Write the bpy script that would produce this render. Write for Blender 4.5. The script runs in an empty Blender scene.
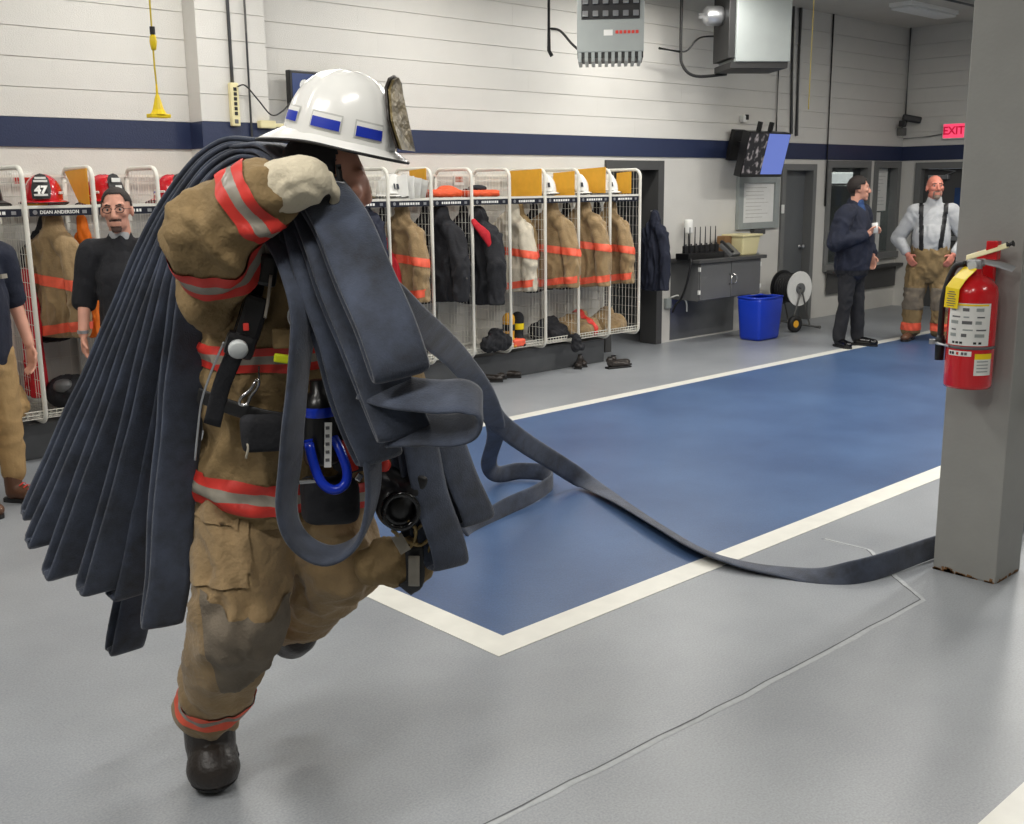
import bpy, bmesh, math, random
from mathutils import Vector, Matrix, Euler, noise
random.seed(7)
V = Vector
PI = math.pi
SC = bpy.context.scene
COL = SC.collection

# ------------------------------------------------------------------ camera
CAM_H = 1.8
FOC, PITCH, ROLL, YAW = 1076.38, 0.206128, -0.0111327, 0.749074
FWD = V((math.sin(YAW)*math.cos(PITCH), math.cos(YAW)*math.cos(PITCH), -math.sin(PITCH)))
_r0 = V((math.cos(YAW), -math.sin(YAW), 0)); _u0 = _r0.cross(FWD)
RGT = _r0*math.cos(ROLL)+_u0*math.sin(ROLL)
UPV = -_r0*math.sin(ROLL)+_u0*math.cos(ROLL)
CAMP = V((0, 0, CAM_H))
cd = bpy.data.cameras.new('camera'); cam = bpy.data.objects.new('camera', cd); COL.objects.link(cam)
cd.sensor_width = 36; cd.lens = FOC/1024*36; cd.clip_start = .05; cd.clip_end = 100
m = Matrix.Identity(4)
for i in range(3):
    m[i][0] = RGT[i]; m[i][1] = UPV[i]; m[i][2] = -FWD[i]; m[i][3] = CAMP[i]
cam.matrix_world = m
SC.camera = cam
# floor-plan axes as the photographer stood: HR to the right, HF straight ahead
HF = V((math.sin(YAW), math.cos(YAW), 0)); HR = V((math.cos(YAW), -math.sin(YAW), 0))
def ray(u, v): return RGT*((u-512)/FOC)-UPV*((v-412)/FOC)+FWD
def hp(u, v, D):
    d = ray(u, v); return CAMP+d*(D/d.dot(HF))
def on_y(u, v, y):
    d = ray(u, v); return CAMP+d*(y/d.y)
def on_x(u, v, x):
    d = ray(u, v); return CAMP+d*(x/d.x)
def on_z(u, v, z=0):
    d = ray(u, v); return CAMP+d*((z-CAM_H)/d.z)

# ------------------------------------------------------------------ world, light, exposure
W = bpy.data.worlds.new('world'); SC.world = W; W.use_nodes = True
W.node_tree.nodes['Background'].inputs[0].default_value = (.80, .88, 1, 1)
W.node_tree.nodes['Background'].inputs[1].default_value = .25
SC.view_settings.view_transform = 'Standard'; SC.view_settings.look = 'None'
SC.view_settings.gamma = 1; SC.view_settings.use_curve_mapping = False
SC.view_settings.exposure = -0.22
CEIL = 3.95
# ceiling fluorescent fixtures: x, y, watts (0 = switched off); the lamps themselves are built further down
FIXTURES = [(1.0, 6.75, 30), (3.6, 6.75, 36), (6.2, 6.75, 38), (8.8, 6.75, 52), (13.5, 6.85, 0),
            (-.4, 3.4, 50), (2.6, 4.3, 46), (5.6, 4.3, 52), (8.6, 4.3, 52),
            (7.7, 2.35, 135), (10.6, 1.6, 70), (-1.1, 1.7, 56), (.9, .8, 48), (4.2, -1.2, 34), (11.9, 4.4, 75)]  # the last one is out of view, added to brighten the right-hand walls

# ------------------------------------------------------------------ materials
MATS = {}
def mat(name, col, rough=.6, metal=0., var=0., vscale=8., bump=0., bscale=60., emit=None, es=1., trans=0., coat=0., sheen=0., wave=None):
    if name in MATS: return MATS[name]
    M = bpy.data.materials.new(name); M.use_nodes = True; nt = M.node_tree; N = nt.nodes; b = N['Principled BSDF']
    b.inputs['Base Color'].default_value = (*col, 1); b.inputs['Roughness'].default_value = rough; b.inputs['Metallic'].default_value = metal
    if coat: b.inputs['Coat Weight'].default_value = coat
    if sheen: b.inputs['Sheen Weight'].default_value = sheen
    if trans: b.inputs['Transmission Weight'].default_value = trans
    if emit: b.inputs['Emission Color'].default_value = (*emit, 1); b.inputs['Emission Strength'].default_value = es
    tc = N.new('ShaderNodeTexCoord')
    if var:
        n = N.new('ShaderNodeTexNoise'); n.inputs['Scale'].default_value = vscale; n.inputs['Detail'].default_value = 6
        nt.links.new(tc.outputs['Object'], n.inputs['Vector'])
        r = N.new('ShaderNodeValToRGB'); e = r.color_ramp.elements
        e[0].position = .3; e[1].position = .7
        e[0].color = (*[max(0, c*(1-var)) for c in col], 1); e[1].color = (*[min(1, c*(1+var)) for c in col], 1)
        nt.links.new(n.outputs['Fac'], r.inputs['Fac']); nt.links.new(r.outputs['Color'], b.inputs['Base Color'])
    if bump:
        n2 = N.new('ShaderNodeTexNoise'); n2.inputs['Scale'].default_value = bscale; n2.inputs['Detail'].default_value = 4
        nt.links.new(tc.outputs['Object'], n2.inputs['Vector'])
        bp = N.new('ShaderNodeBump'); bp.inputs['Strength'].default_value = bump; bp.inputs['Distance'].default_value = .01
        nt.links.new(n2.outputs['Fac'], bp.inputs['Height']); nt.links.new(bp.outputs['Normal'], b.inputs['Normal'])
    MATS[name] = M
    return M

def srgb(r, g, b):
    f = lambda c: (c/255/12.92) if c/255 <= .04045 else ((c/255+.055)/1.055)**2.4
    return (f(r), f(g), f(b))

WALLC = srgb(208, 206, 200)
mat('wall_paint', WALLC, .45, var=.03, vscale=3, bump=.25, bscale=90)
mat('block_paint', srgb(210, 208, 202), .42, var=.03, vscale=2.5, bump=.3, bscale=110)
mat('joint', srgb(170, 167, 160), .7)
mat('stripe', srgb(38, 48, 78), .4, var=.05, vscale=4, bump=.2, bscale=90)
mat('ceiling', srgb(196, 192, 182), .7, var=.04, vscale=2)
mat('steel_grey', srgb(150, 150, 146), .5, var=.04, vscale=6, bump=.08, bscale=60)
mat('frame_grey', srgb(112, 113, 112), .5)
mat('door_grey', srgb(95, 98, 100), .45, var=.04, vscale=5)
mat('dark_frame', srgb(72, 72, 72), .5)
mat('dark_room', srgb(48, 50, 54), .8)
mat('floor_white', srgb(222, 221, 212), .35, var=.05, vscale=9)
mat('plinth', srgb(72, 74, 77), .6, var=.1, vscale=6, bump=.1)
mat('cream_wire', srgb(226, 224, 214), .35)
mat('black', srgb(22, 22, 24), .5)
mat('black_plastic', srgb(20, 20, 22), .3)
mat('black_gloss', srgb(14, 14, 16), .12)
mat('navy_plate', srgb(26, 30, 44), .35)
mat('letter_white', srgb(235, 235, 230), .5)
mat('chrome', srgb(200, 200, 200), .18, metal=1)
mat('silver', srgb(185, 187, 190), .3, metal=.8)
mat('red_helmet', srgb(196, 24, 36), .22, coat=.5)
mat('white_helmet', srgb(238, 238, 234), .22, coat=.4)
mat('blue_tape', srgb(24, 50, 170), .4)
mat('yellow_card', srgb(228, 168, 44), .6, var=.06, vscale=12)
mat('orange_cloth', srgb(240, 120, 20), .7, var=.12, vscale=14, bump=.2)
mat('orange_flat', srgb(232, 92, 48), .5, var=.08, vscale=20)
mat('tan_cloth', srgb(148, 124, 88), .85, var=.2, vscale=11, bump=.5, bscale=70, sheen=.2)
mat('tan_cloth_dark', srgb(134, 112, 76), .85, var=.22, vscale=9, bump=.5, bscale=70)
mat('grey_patch', srgb(118, 108, 94), .9, var=.12, vscale=20, bump=.4, bscale=120)
mat('cream_cloth', srgb(196, 188, 170), .85, var=.1, vscale=10, bump=.4)
mat('trim_orange', srgb(238, 98, 70), .55, var=.1, vscale=22)
mat('trim_red', srgb(206, 52, 42), .55, var=.12, vscale=22)
mat('trim_silver', srgb(146, 140, 128), .35, var=.12, vscale=25)
mat('trim_lime', srgb(214, 224, 30), .5)
mat('black_cloth', srgb(30, 31, 36), .85, var=.25, vscale=9, bump=.4, bscale=60)
mat('navy_cloth', srgb(28, 33, 50), .85, var=.2, vscale=9, bump=.35, bscale=60)
mat('navy_blue_cloth', srgb(38, 66, 112), .8, var=.2, vscale=9, bump=.3)
mat('red_cloth', srgb(190, 26, 40), .8, var=.15, vscale=9, bump=.3)
mat('grey_shirt', srgb(176, 178, 180), .85, var=.07, vscale=8, bump=.3, bscale=50)
mat('khaki', srgb(166, 136, 92), .85, var=.12, vscale=7, bump=.35, bscale=60)
mat('skin', srgb(206, 150, 128), .5, var=.08, vscale=14)
mat('skin_pink', srgb(205, 128, 108), .5, var=.1, vscale=14)
mat('hair_dark', srgb(38, 30, 26), .7, bump=.6, bscale=160)
mat('hair_grey', srgb(128, 112, 100), .7, bump=.6, bscale=160)
mat('leather_dark', srgb(44, 38, 34), .42, var=.3, vscale=16, bump=.25, bscale=80)
mat('leather_brown', srgb(92, 62, 44), .5, var=.2, vscale=16, bump=.25, bscale=80)
mat('glove', srgb(206, 196, 172), .85, var=.08, vscale=14, bump=.4, bscale=90)
mat('rubber', srgb(26, 26, 27), .6)
mat('red_paint', srgb(206, 20, 30), .22, coat=.6)
mat('yellow_tag', srgb(246, 216, 20), .45)
mat('paper', srgb(226, 226, 222), .6, var=.03, vscale=20)
mat('paper_ink', srgb(96, 96, 98), .7)
mat('blue_bin', srgb(22, 60, 190), .35, var=.05, vscale=4)
mat('cream_plastic', srgb(226, 216, 168), .45)
mat('cabinet_grey', srgb(98, 99, 100), .4, var=.04, vscale=6)
mat('steel_sheet', srgb(128, 130, 132), .3, metal=.6, var=.15, vscale=3)
mat('heater_grey', srgb(150, 156, 154), .4, var=.05, vscale=5)
mat('pipe_grey', srgb(110, 110, 108), .45, metal=.3)
mat('pipe_black', srgb(34, 34, 34), .5)
mat('yellow_plastic', srgb(240, 208, 20), .4)
mat('yellow_cord', srgb(214, 190, 60), .6)
mat('foil', srgb(112, 98, 64), .35, metal=.35, var=.6, vscale=26, bump=.6, bscale=30)
mat('screen_black', srgb(8, 8, 10), .12)
mat('brown_box', srgb(132, 98, 62), .8, var=.1)
mat('tan_web', srgb(150, 128, 84), .8, bump=.3, bscale=120)
mat('blue_plastic', srgb(20, 52, 180), .25)
mat('rust', srgb(128, 92, 58), .9, var=.3, vscale=30)
mat('gauge', srgb(200, 205, 205), .15)
mat('office_glass', srgb(150, 158, 158), .05, trans=.9)

# ------------------------------------------------------------------ mesh helpers
def new_obj(name, me, material=None, parent=None, loc=None, rot=None):
    o = bpy.data.objects.new(name, me); COL.objects.link(o)
    if material and me is not None and not me.materials:
        me.materials.append(MATS[material] if isinstance(material, str) else material)
    if parent is not None: o.parent = parent
    if loc is not None: o.location = loc
    if rot is not None: o.rotation_euler = rot
    return o
def from_bm(name, bm, material=None, parent=None, smooth=False, loc=None, rot=None):
    bmesh.ops.recalc_face_normals(bm, faces=bm.faces)
    me = bpy.data.meshes.new(name); bm.to_mesh(me); bm.free()
    if smooth:
        for p in me.polygons: p.use_smooth = True
    return new_obj(name, me, material, parent, loc, rot)
def tag(o, label, cat, group=None):
    o['label'] = label; o['category'] = cat
    if group: o['group'] = group
    return o
def struct(o): o['kind'] = 'structure'; return o
def thing(name, label, cat, loc=(0, 0, 0), rotz=0, group=None):
    o = new_obj(name, None, loc=loc, rot=(0, 0, rotz)); return tag(o, label, cat, group)
def copy_tree(o, parent=None):
    c = o.copy(); COL.objects.link(c); c.parent = parent
    for ch in o.children: copy_tree(ch, c)
    return c
def box(bm, c, s, rot=None, bev=0.):
    """box centred at c of size s, optionally rotated, optionally bevelled"""
    M = Matrix.Translation(V(c)) @ (rot.to_4x4() if rot is not None else Matrix.Identity(4)) @ Matrix.Diagonal((*s, 1))
    r = bmesh.ops.create_cube(bm, size=1, matrix=M)
    if bev:
        es = list({e for v in r['verts'] for e in v.link_edges})
        bmesh.ops.bevel(bm, geom=es, offset=bev, segments=2, affect='EDGES', profile=.6)
def bx(bm, x0, x1, y0, y1, z0, z1, bev=0.):
    box(bm, ((x0+x1)/2, (y0+y1)/2, (z0+z1)/2), (abs(x1-x0), abs(y1-y0), abs(z1-z0)), None, bev)
def frame_axes(t, up=V((0, 0, 1))):
    t = t.normalized()
    if abs(t.dot(up)) > .98: up = V((0, 1, 0)) if abs(t.y) < .9 else V((1, 0, 0))
    a = t.cross(up).normalized(); return a, a.cross(t).normalized()
def catmull(pts, n=6, closed=False):
    pts = [V(p) for p in pts]; out = []
    L = len(pts); rng = range(L if closed else L-1)
    for i in rng:
        p1, p2 = pts[i], pts[(i+1) % L]
        p0 = pts[i-1] if (closed or i > 0) else p1*2-p2
        p3 = pts[(i+2) % L] if (closed or i+2 < L) else p2*2-p1
        for k in range(n):
            t = k/n
            out.append(.5*((2*p1)+(p2-p0)*t+(2*p0-5*p1+4*p2-p3)*t*t+(3*p1-p0-3*p2+p3)*t**3))
    if not closed: out.append(pts[-1].copy())
    return out
def sweep(bm, path, rad, seg=8, closed=False, radii=None):
    """round tube along a path"""
    path = [V(p) for p in path]; n = len(path); rings = []
    a = None
    for i, p in enumerate(path):
        t = (path[(i+1) % n]-path[i-1]) if closed else (path[min(i+1, n-1)]-path[max(i-1, 0)])
        if t.length < 1e-9: t = V((0, 0, 1))
        t.normalize()
        if a is None: a, b = frame_axes(t)
        else:
            a = (a-t*a.dot(t)); a = a.normalized() if a.length > 1e-6 else frame_axes(t)[0]; b = t.cross(a)
        r = radii[i] if radii else rad
        rings.append([bm.verts.new(p+a*(r*math.cos(2*PI*k/seg))+b*(r*math.sin(2*PI*k/seg))) for k in range(seg)])
    m = n if closed else n-1
    for i in range(m):
        A, B = rings[i], rings[(i+1) % n]
        for k in range(seg):
            bm.faces.new((A[k], A[(k+1) % seg], B[(k+1) % seg], B[k]))
    if not closed:
        bm.faces.new(rings[0][::-1]); bm.faces.new(rings[-1])
def strip(bm, path, wdirs, w, t, seg=10):
    """flat hose / webbing: flattened oval profile, width direction given per point"""
    rings = []; n = len(path)
    for i, p in enumerate(path):
        T = (path[min(i+1, n-1)]-path[max(i-1, 0)]).normalized()
        wd = wdirs[i]; wd = (wd-T*wd.dot(T)).normalized(); nn = T.cross(wd).normalized()
        ww = w[i] if isinstance(w, (list, tuple)) else w
        ring = []
        for k in range(seg):
            an = 2*PI*k/seg
            c, s_ = math.cos(an), math.sin(an)
            cx = math.copysign(abs(c)**.55, c); sx = math.copysign(abs(s_)**.75, s_)
            ring.append(bm.verts.new(p+wd*(ww/2*cx)+nn*(t/2*sx)))
        rings.append(ring)
    for i in range(n-1):
        A, B = rings[i], rings[i+1]
        for k in range(seg): bm.faces.new((A[k], A[(k+1) % seg], B[(k+1) % seg], B[k]))
    bm.faces.new(rings[0][::-1]); bm.faces.new(rings[-1])
def lathe(bm, prof, seg=24, M=None, close=True):
    """profile [(r, z)] about z"""
    M = M or Matrix.Identity(4); rings = []
    for r, z in prof:
        if r < 1e-5: rings.append([bm.verts.new(M @ V((0, 0, z)))])
        else: rings.append([bm.verts.new(M @ V((r*math.cos(2*PI*k/seg), r*math.sin(2*PI*k/seg), z))) for k in range(seg)])
    for A, B in zip(rings, rings[1:]):
        for k in range(seg):
            a0, a1 = A[k % len(A)], A[(k+1) % len(A)]; b0, b1 = B[k % len(B)], B[(k+1) % len(B)]
            vs = []
            for v in (a0, a1, b1, b0):
                if v not in vs: vs.append(v)
            if len(vs) > 2: bm.faces.new(vs)
    if close:
        if len(rings[0]) > 2: bm.faces.new(rings[0][::-1])
        if len(rings[-1]) > 2: bm.faces.new(rings[-1])
def align(z, x=None):
    """rotation matrix whose local z points along z (and x about along x)"""
    z = V(z).normalized()
    if x is None: a, b = frame_axes(z); x = a
    else:
        x = V(x); x = (x-z*x.dot(z)).normalized()
    y = z.cross(x); return Matrix((x, y, z)).transposed()
def wire(bm, a, b, r=.002):
    """thin three-sided wire"""
    a, b = V(a), V(b); x, y = frame_axes(b-a)
    A = [bm.verts.new(a+x*(r*math.cos(k*2.094))+y*(r*math.sin(k*2.094))) for k in range(3)]
    B = [bm.verts.new(b+x*(r*math.cos(k*2.094))+y*(r*math.sin(k*2.094))) for k in range(3)]
    for k in range(3): bm.faces.new((A[k], A[(k+1) % 3], B[(k+1) % 3], B[k]))
def text_mesh(txt, size, bold=0.0, extrude=.0008):
    cu = bpy.data.curves.new('lettering', 'FONT'); cu.body = txt; cu.size = size; cu.align_x = 'CENTER'; cu.align_y = 'CENTER'; cu.extrude = extrude; cu.offset = bold
    cu.resolution_u = 3
    o = bpy.data.objects.new('tmp', cu); COL.objects.link(o)
    me = bpy.data.meshes.new_from_object(o.evaluated_get(bpy.context.evaluated_depsgraph_get()))
    bpy.data.objects.remove(o); bpy.data.curves.remove(cu)
    me.materials.clear(); me.name = 'lettering'
    return me
# --- soft shapes: closed primitives fused by a voxel remesh into one skin
def prim(bm, p):
    k = p[0]
    if k == 'c':      # tapered limb: p0, p1, r0, r1 [, squash vector, factor]
        a, b, r0, r1 = V(p[1]), V(p[2]), p[3], p[4]
        L = (b-a).length; z = (b-a) if L > 1e-6 else V((0, 0, 1)); R = align(z)
        prof = []
        for i in range(7):
            an = -PI/2+PI/2*i/6; prof.append((max(0, r0*math.cos(an)), r0*math.sin(an)))
        for i in range(7):
            an = PI/2*i/6; prof.append((max(0, r1*math.cos(an)), L+r1*math.sin(an)))
        M = Matrix.Translation(a) @ R.to_4x4()
        n0 = len(bm.verts); lathe(bm, prof, 14, M)
        if len(p) > 5:
            ax, f = V(p[5]).normalized(), p[6]
            bm.verts.ensure_lookup_table()
            for v in list(bm.verts)[n0:]:
                t = max(0, min(1, (v.co-a).dot(z)/max(L*L, 1e-9))); c = a+z*t
                d = v.co-c; v.co = c+d+ax*(d.dot(ax)*(f-1))
    elif k == 'e':    # ellipsoid: centre, radii, rotation matrix
        R = p[3] if len(p) > 3 else Matrix.Identity(3)
        bmesh.ops.create_uvsphere(bm, u_segments=18, v_segments=12, radius=1, matrix=Matrix.Translation(V(p[1])) @ R.to_4x4() @ Matrix.Diagonal((*p[2], 1)))
    elif k == 'b':    # rounded box
        R = p[3] if len(p) > 3 else Matrix.Identity(3)
        box(bm, p[1], p[2], R, p[4] if len(p) > 4 else 0)
def blob_mesh(name, prims, voxel=.012, smooth=4, wrinkle=0., wscale=(9, 9, 5), seed=0.):
    bm = bmesh.new()
    for p in prims: prim(bm, p)
    bmesh.ops.recalc_face_normals(bm, faces=bm.faces)
    me = bpy.data.meshes.new('tmp'); bm.to_mesh(me); bm.free()
    o = bpy.data.objects.new('tmp', me); COL.objects.link(o)
    r = o.modifiers.new('r', 'REMESH'); r.mode = 'VOXEL'; r.voxel_size = voxel
    if smooth:
        s = o.modifiers.new('s', 'SMOOTH'); s.iterations = smooth; s.factor = .5
    out = bpy.data.meshes.new_from_object(o.evaluated_get(bpy.context.evaluated_depsgraph_get()))
    bpy.data.objects.remove(o); bpy.data.meshes.remove(me)
    out.name = name
    if wrinkle:
        nrm = [v.normal.copy() for v in out.vertices]
        for v, n in zip(out.vertices, nrm):
            q = V((v.co.x*wscale[0]+seed, v.co.y*wscale[1], v.co.z*wscale[2]))
            q += noise.noise_vector(q*.6)*.9
            f = noise.noise(q); g = noise.noise(q*2.3+V((5, 3, 1)))
            v.co += n*(wrinkle*((1-2*abs(f))*.8-.3+g*.45))
    for p in out.polygons: p.use_smooth = True
    return out
def band_mesh(src, origin, axis, t0, t1, keep, off=.004):
    """ring of cloth: the slice of src between two planes along axis, pushed out a little"""
    axis = V(axis).normalized(); bm = bmesh.new(); bm.from_mesh(src)
    bm.faces.ensure_lookup_table()
    dele = [f for f in bm.faces if not (t0-.04 < (f.calc_center_median()-origin).dot(axis) < t1+.04) or not keep(f.calc_center_median())]
    bmesh.ops.delete(bm, geom=dele, context='FACES')
    for t, n in ((t0, -axis), (t1, axis)):
        bmesh.ops.bisect_plane(bm, geom=bm.verts[:]+bm.edges[:]+bm.faces[:], plane_co=origin+axis*t, plane_no=n, clear_outer=True)
    bm.normal_update()
    for v in bm.verts: v.co += v.normal*off
    me = bpy.data.meshes.new('trim'); bm.to_mesh(me); bm.free()
    for p in me.polygons: p.use_smooth = True
    return me
def patch_mesh(src, pred, off=.006, thick=.0):
    bm = bmesh.new(); bm.from_mesh(src)
    bmesh.ops.delete(bm, geom=[f for f in bm.faces if not pred(f.calc_center_median())], context='FACES')
    bm.normal_update()
    for v in bm.verts: v.co += v.normal*(off*(.35 if v.is_boundary else 1))
    me = bpy.data.meshes.new('patch'); bm.to_mesh(me); bm.free()
    for p in me.polygons: p.use_smooth = True
    return me
def cut_patch(src, planes, off=.006):
    """piece of src kept on the inner side of every plane (point, outward normal): straight-edged cloth panel"""
    bm = bmesh.new(); bm.from_mesh(src)
    for co, no in planes:
        bmesh.ops.bisect_plane(bm, geom=bm.verts[:]+bm.edges[:]+bm.faces[:], plane_co=co, plane_no=no, clear_outer=True)
    bm.normal_update()
    for v in bm.verts: v.co += v.normal*off
    me = bpy.data.meshes.new('panel'); bm.to_mesh(me); bm.free()
    for p in me.polygons: p.use_smooth = True
    return me
def near_seg(a, b, r):
    a, b = V(a), V(b); d = b-a; L2 = d.length_squared
    def f(c):
        t = max(-.3, min(1.3, (c-a).dot(d)/L2)); return (c-(a+d*t)).length < r
    return f
# ================================================================== the room
WY = 7.92; EX = 15.19
SZ0, SZ1 = 2.11, 2.31
# floor, with paint laid on it
fm = bpy.data.materials.new('floor_epoxy'); fm.use_nodes = True; MATS['floor_epoxy'] = fm
def epoxy(M, c0, c1, rough):
    nt = M.node_tree; N = nt.nodes; b = N['Principled BSDF']
    tc = N.new('ShaderNodeTexCoord'); n = N.new('ShaderNodeTexNoise'); n.inputs['Scale'].default_value = .9; n.inputs['Detail'].default_value = 7; n.inputs['Roughness'].default_value = .6
    nt.links.new(tc.outputs['Object'], n.inputs['Vector'])
    r = N.new('ShaderNodeValToRGB'); r.color_ramp.elements[0].position = .32; r.color_ramp.elements[1].position = .7
    r.color_ramp.elements[0].color = (*c0, 1); r.color_ramp.elements[1].color = (*c1, 1)
    nt.links.new(n.outputs['Fac'], r.inputs['Fac'])
    n3 = N.new('ShaderNodeTexNoise'); n3.inputs['Scale'].default_value = 130; n3.inputs['Detail'].default_value = 2
    nt.links.new(tc.outputs['Object'], n3.inputs['Vector'])
    mx = N.new('ShaderNodeMixRGB'); mx.blend_type = 'OVERLAY'; mx.inputs[0].default_value = .35
    nt.links.new(r.outputs['Color'], mx.inputs[1]); nt.links.new(n3.outputs['Fac'], mx.inputs[2]); nt.links.new(mx.outputs[0], b.inputs['Base Color'])
    n2 = N.new('ShaderNodeTexNoise'); n2.inputs['Scale'].default_value = 55; nt.links.new(tc.outputs['Object'], n2.inputs['Vector'])
    bp = N.new('ShaderNodeBump'); bp.inputs['Strength'].default_value = .12; bp.inputs['Distance'].default_value = .004
    nt.links.new(n2.outputs['Fac'], bp.inputs['Height']); nt.links.new(bp.outputs['Normal'], b.inputs['Normal'])
    b.inputs['Roughness'].default_value = rough
epoxy(fm, srgb(134, 138, 143), srgb(154, 158, 162), .34)
bmt = bpy.data.materials.new('floor_blue'); bmt.use_nodes = True; MATS['floor_blue'] = bmt
epoxy(bmt, srgb(58, 80, 116), srgb(76, 102, 140), .38)
bm = bmesh.new(); bx(bm, -6, 18, -6, 12, -.2, 0)
floor = struct(from_bm('floor', bm, 'floor_epoxy'))
bm = bmesh.new(); bx(bm, 2.70, 14.6, 2.98, 6.12, -.02, .0012)
from_bm('blue_paint', bm, 'floor_blue', floor)
for x0, x1, y0, y1 in ((2.63, 14.6, 2.92, 3.055), (2.63, 2.775, 3.055, 6.06), (2.63, 14.6, 6.06, 6.18), (.6, 14.6, 1.0, 1.13)):
    bm = bmesh.new(); bx(bm, x0, x1, y0, y1, -.02, .0022)
    from_bm('white_line', bm, 'floor_white', floor)
# a filled saw joint that kinks by the column
mat('joint_fill', srgb(172, 176, 178), .5, var=.1, vscale=40)
mat('joint_edge', srgb(96, 98, 100), .8)
def flat_strip(pts, w, z, nm, mt):
    bm = bmesh.new(); pts = [V((p[0], p[1], z)) for p in pts]; prev = None
    for i, p in enumerate(pts):
        t = (pts[min(i+1, len(pts)-1)]-pts[max(i-1, 0)]).normalized(); s = V((-t.y, t.x, 0))
        ww = w*(.6+.5*noise.noise(p*6)) if w > .012 else w
        cur = (bm.verts.new(p+s*ww/2), bm.verts.new(p-s*ww/2))
        if prev: bm.faces.new((prev[0], prev[1], cur[1], cur[0]))
        prev = cur
    return from_bm(nm, bm, mt, floor)
J = []
for a, b in (((.8, 2.13), (1.88, 2.1)), ((1.88, 2.1), (2.9, 2.06)), ((2.9, 2.06), (4.36, 2.04)), ((4.36, 2.04), (4.54, 2.27)), ((4.54, 2.27), (4.80, 2.54)), ((4.8, 2.54), (4.79, 2.82))):
    for k in range(10): J.append(((a[0]+(b[0]-a[0])*k/10), (a[1]+(b[1]-a[1])*k/10)+random.uniform(-.004, .004)))
flat_strip(J, .034, .0008, 'joint_fill', 'joint_fill')
flat_strip([(p[0]-.004, p[1]+.014) for p in J], .006, .0011, 'joint_edge', 'joint_edge')

# back wall with openings
bm = bmesh.new()
OPEN = [(8.84, 9.63, 0, 1.98), (12.16, 12.82, 0, 1.98), (13.25, 14.22, .70, 2.02), (14.50, 15.08, .80, 2.02)]
xs = [-6]
for o in OPEN: xs += [o[0], o[1]]
xs.append(EX+.2)
for i in range(0, len(xs), 2): bx(bm, xs[i], xs[i+1], WY, WY+.2, 0, CEIL+.1)
for x0, x1, z0, z1 in OPEN:
    bx(bm, x0, x1, WY, WY+.2, z1, CEIL+.1)
    if z0 > 0: bx(bm, x0, x1, WY, WY+.2, 0, z0)
wall_back = struct(from_bm('wall_back', bm, 'wall_paint'))
bm = bmesh.new(); bx(bm, EX, EX+.2, -6, 6.93, 0, CEIL+.1); bx(bm, EX, EX+.2, 7.60, WY, 0, CEIL+.1); bx(bm, EX, EX+.2, 6.93, 7.60, 2.0, CEIL+.1)
wall_end = struct(from_bm('wall_right', bm, 'wall_paint'))
bm = bmesh.new(); bx(bm, -6.2, -6, -6, WY, 0, CEIL+.1); struct(from_bm('wall_left', bm, 'wall_paint'))
bm = bmesh.new(); bx(bm, -6.2, EX+.2, -6.2, -6, 0, CEIL+.1); struct(from_bm('wall_front', bm, 'wall_paint'))
bm = bmesh.new(); bx(bm, -6.2, EX+.2, -6.2, WY+.2, CEIL, CEIL+.15); struct(from_bm('ceiling', bm, 'ceiling'))
# pier on the back wall
PX0, PX1, PY = 4.02, 4.60, 7.72
bm = bmesh.new(); bx(bm, PX0+.002, PX1-.002, PY+.004, WY, 0, CEIL); pier = struct(from_bm('trim_1', bm, 'wall_paint'))
# painted masonry blocks above the stripe, each its own piece
def block_mesh(w, d=.010):
    bm = bmesh.new(); bx(bm, -w/2+.0001, w/2-.0001, -d, .004, .0020, .1980)
    es = [e for e in bm.edges if all(v.co.y < -.005 for v in e.verts) and abs(e.verts[0].co.z-e.verts[1].co.z) < .01]
    bmesh.ops.bevel(bm, geom=es, offset=.0014, segments=1, affect='EDGES')
    bmesh.ops.recalc_face_normals(bm, faces=bm.faces)
    me = bpy.data.meshes.new('block'); bm.to_mesh(me); bm.free(); me.materials.append(MATS['block_paint']); return me
BL = {}
def put_block(par, x, y, z, w, rz=0):
    w = round(w, 3)
    if w < .03: return
    if w not in BL: BL[w] = block_mesh(w)
    new_obj('block', BL[w], None, par, (x, y+random.uniform(-.0003, .0003), z), (0, 0, rz))
nrow = 8
for r in range(nrow):
    z = SZ1+.2*r; off = .2*(r % 2)
    k = 0
    while True:
        x0 = 1.62+.4*k-off; x1 = x0+.4; k += 1
        if x0 >= EX: break
        x1 = min(x1, EX)
        if x0 < PX1 and x1 > PX0:
            if x0 < PX0: put_block(wall_back, (x0+PX0)/2, WY, z, PX0-x0)
            if x1 > PX1: put_block(wall_back, (x1+PX1)/2, WY, z, x1-PX1)
            continue
        put_block(wall_back, (x0+x1)/2, WY, z, x1-x0)
    put_block(pier, (PX0+PX1)/2, PY+.006, z, PX1-PX0)
    for k in range(4):
        y1 = WY-.012-.4*k+off*.5; y0 = y1-.4
        if y1 > WY-.012: y1 = WY-.012
        put_block(wall_end, EX, (y0+y1)/2, z, y1-y0, -PI/2)
# dark blue band one course high
bm = bmesh.new()
for a, b in ((1.0, PX0), (PX1, EX)): bx(bm, a, b, WY-.0125, WY+.01, SZ0, SZ1)
from_bm('blue_stripe', bm, 'stripe', wall_back)
bm = bmesh.new(); bx(bm, PX0-.002, PX1+.002, PY-.006, WY-.01, SZ0, SZ1); from_bm('blue_stripe', bm, 'stripe', pier)
bm = bmesh.new(); bx(bm, EX-.0125, EX+.01, 2, WY, SZ0, SZ1); from_bm('blue_stripe', bm, 'stripe', wall_end)

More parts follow.
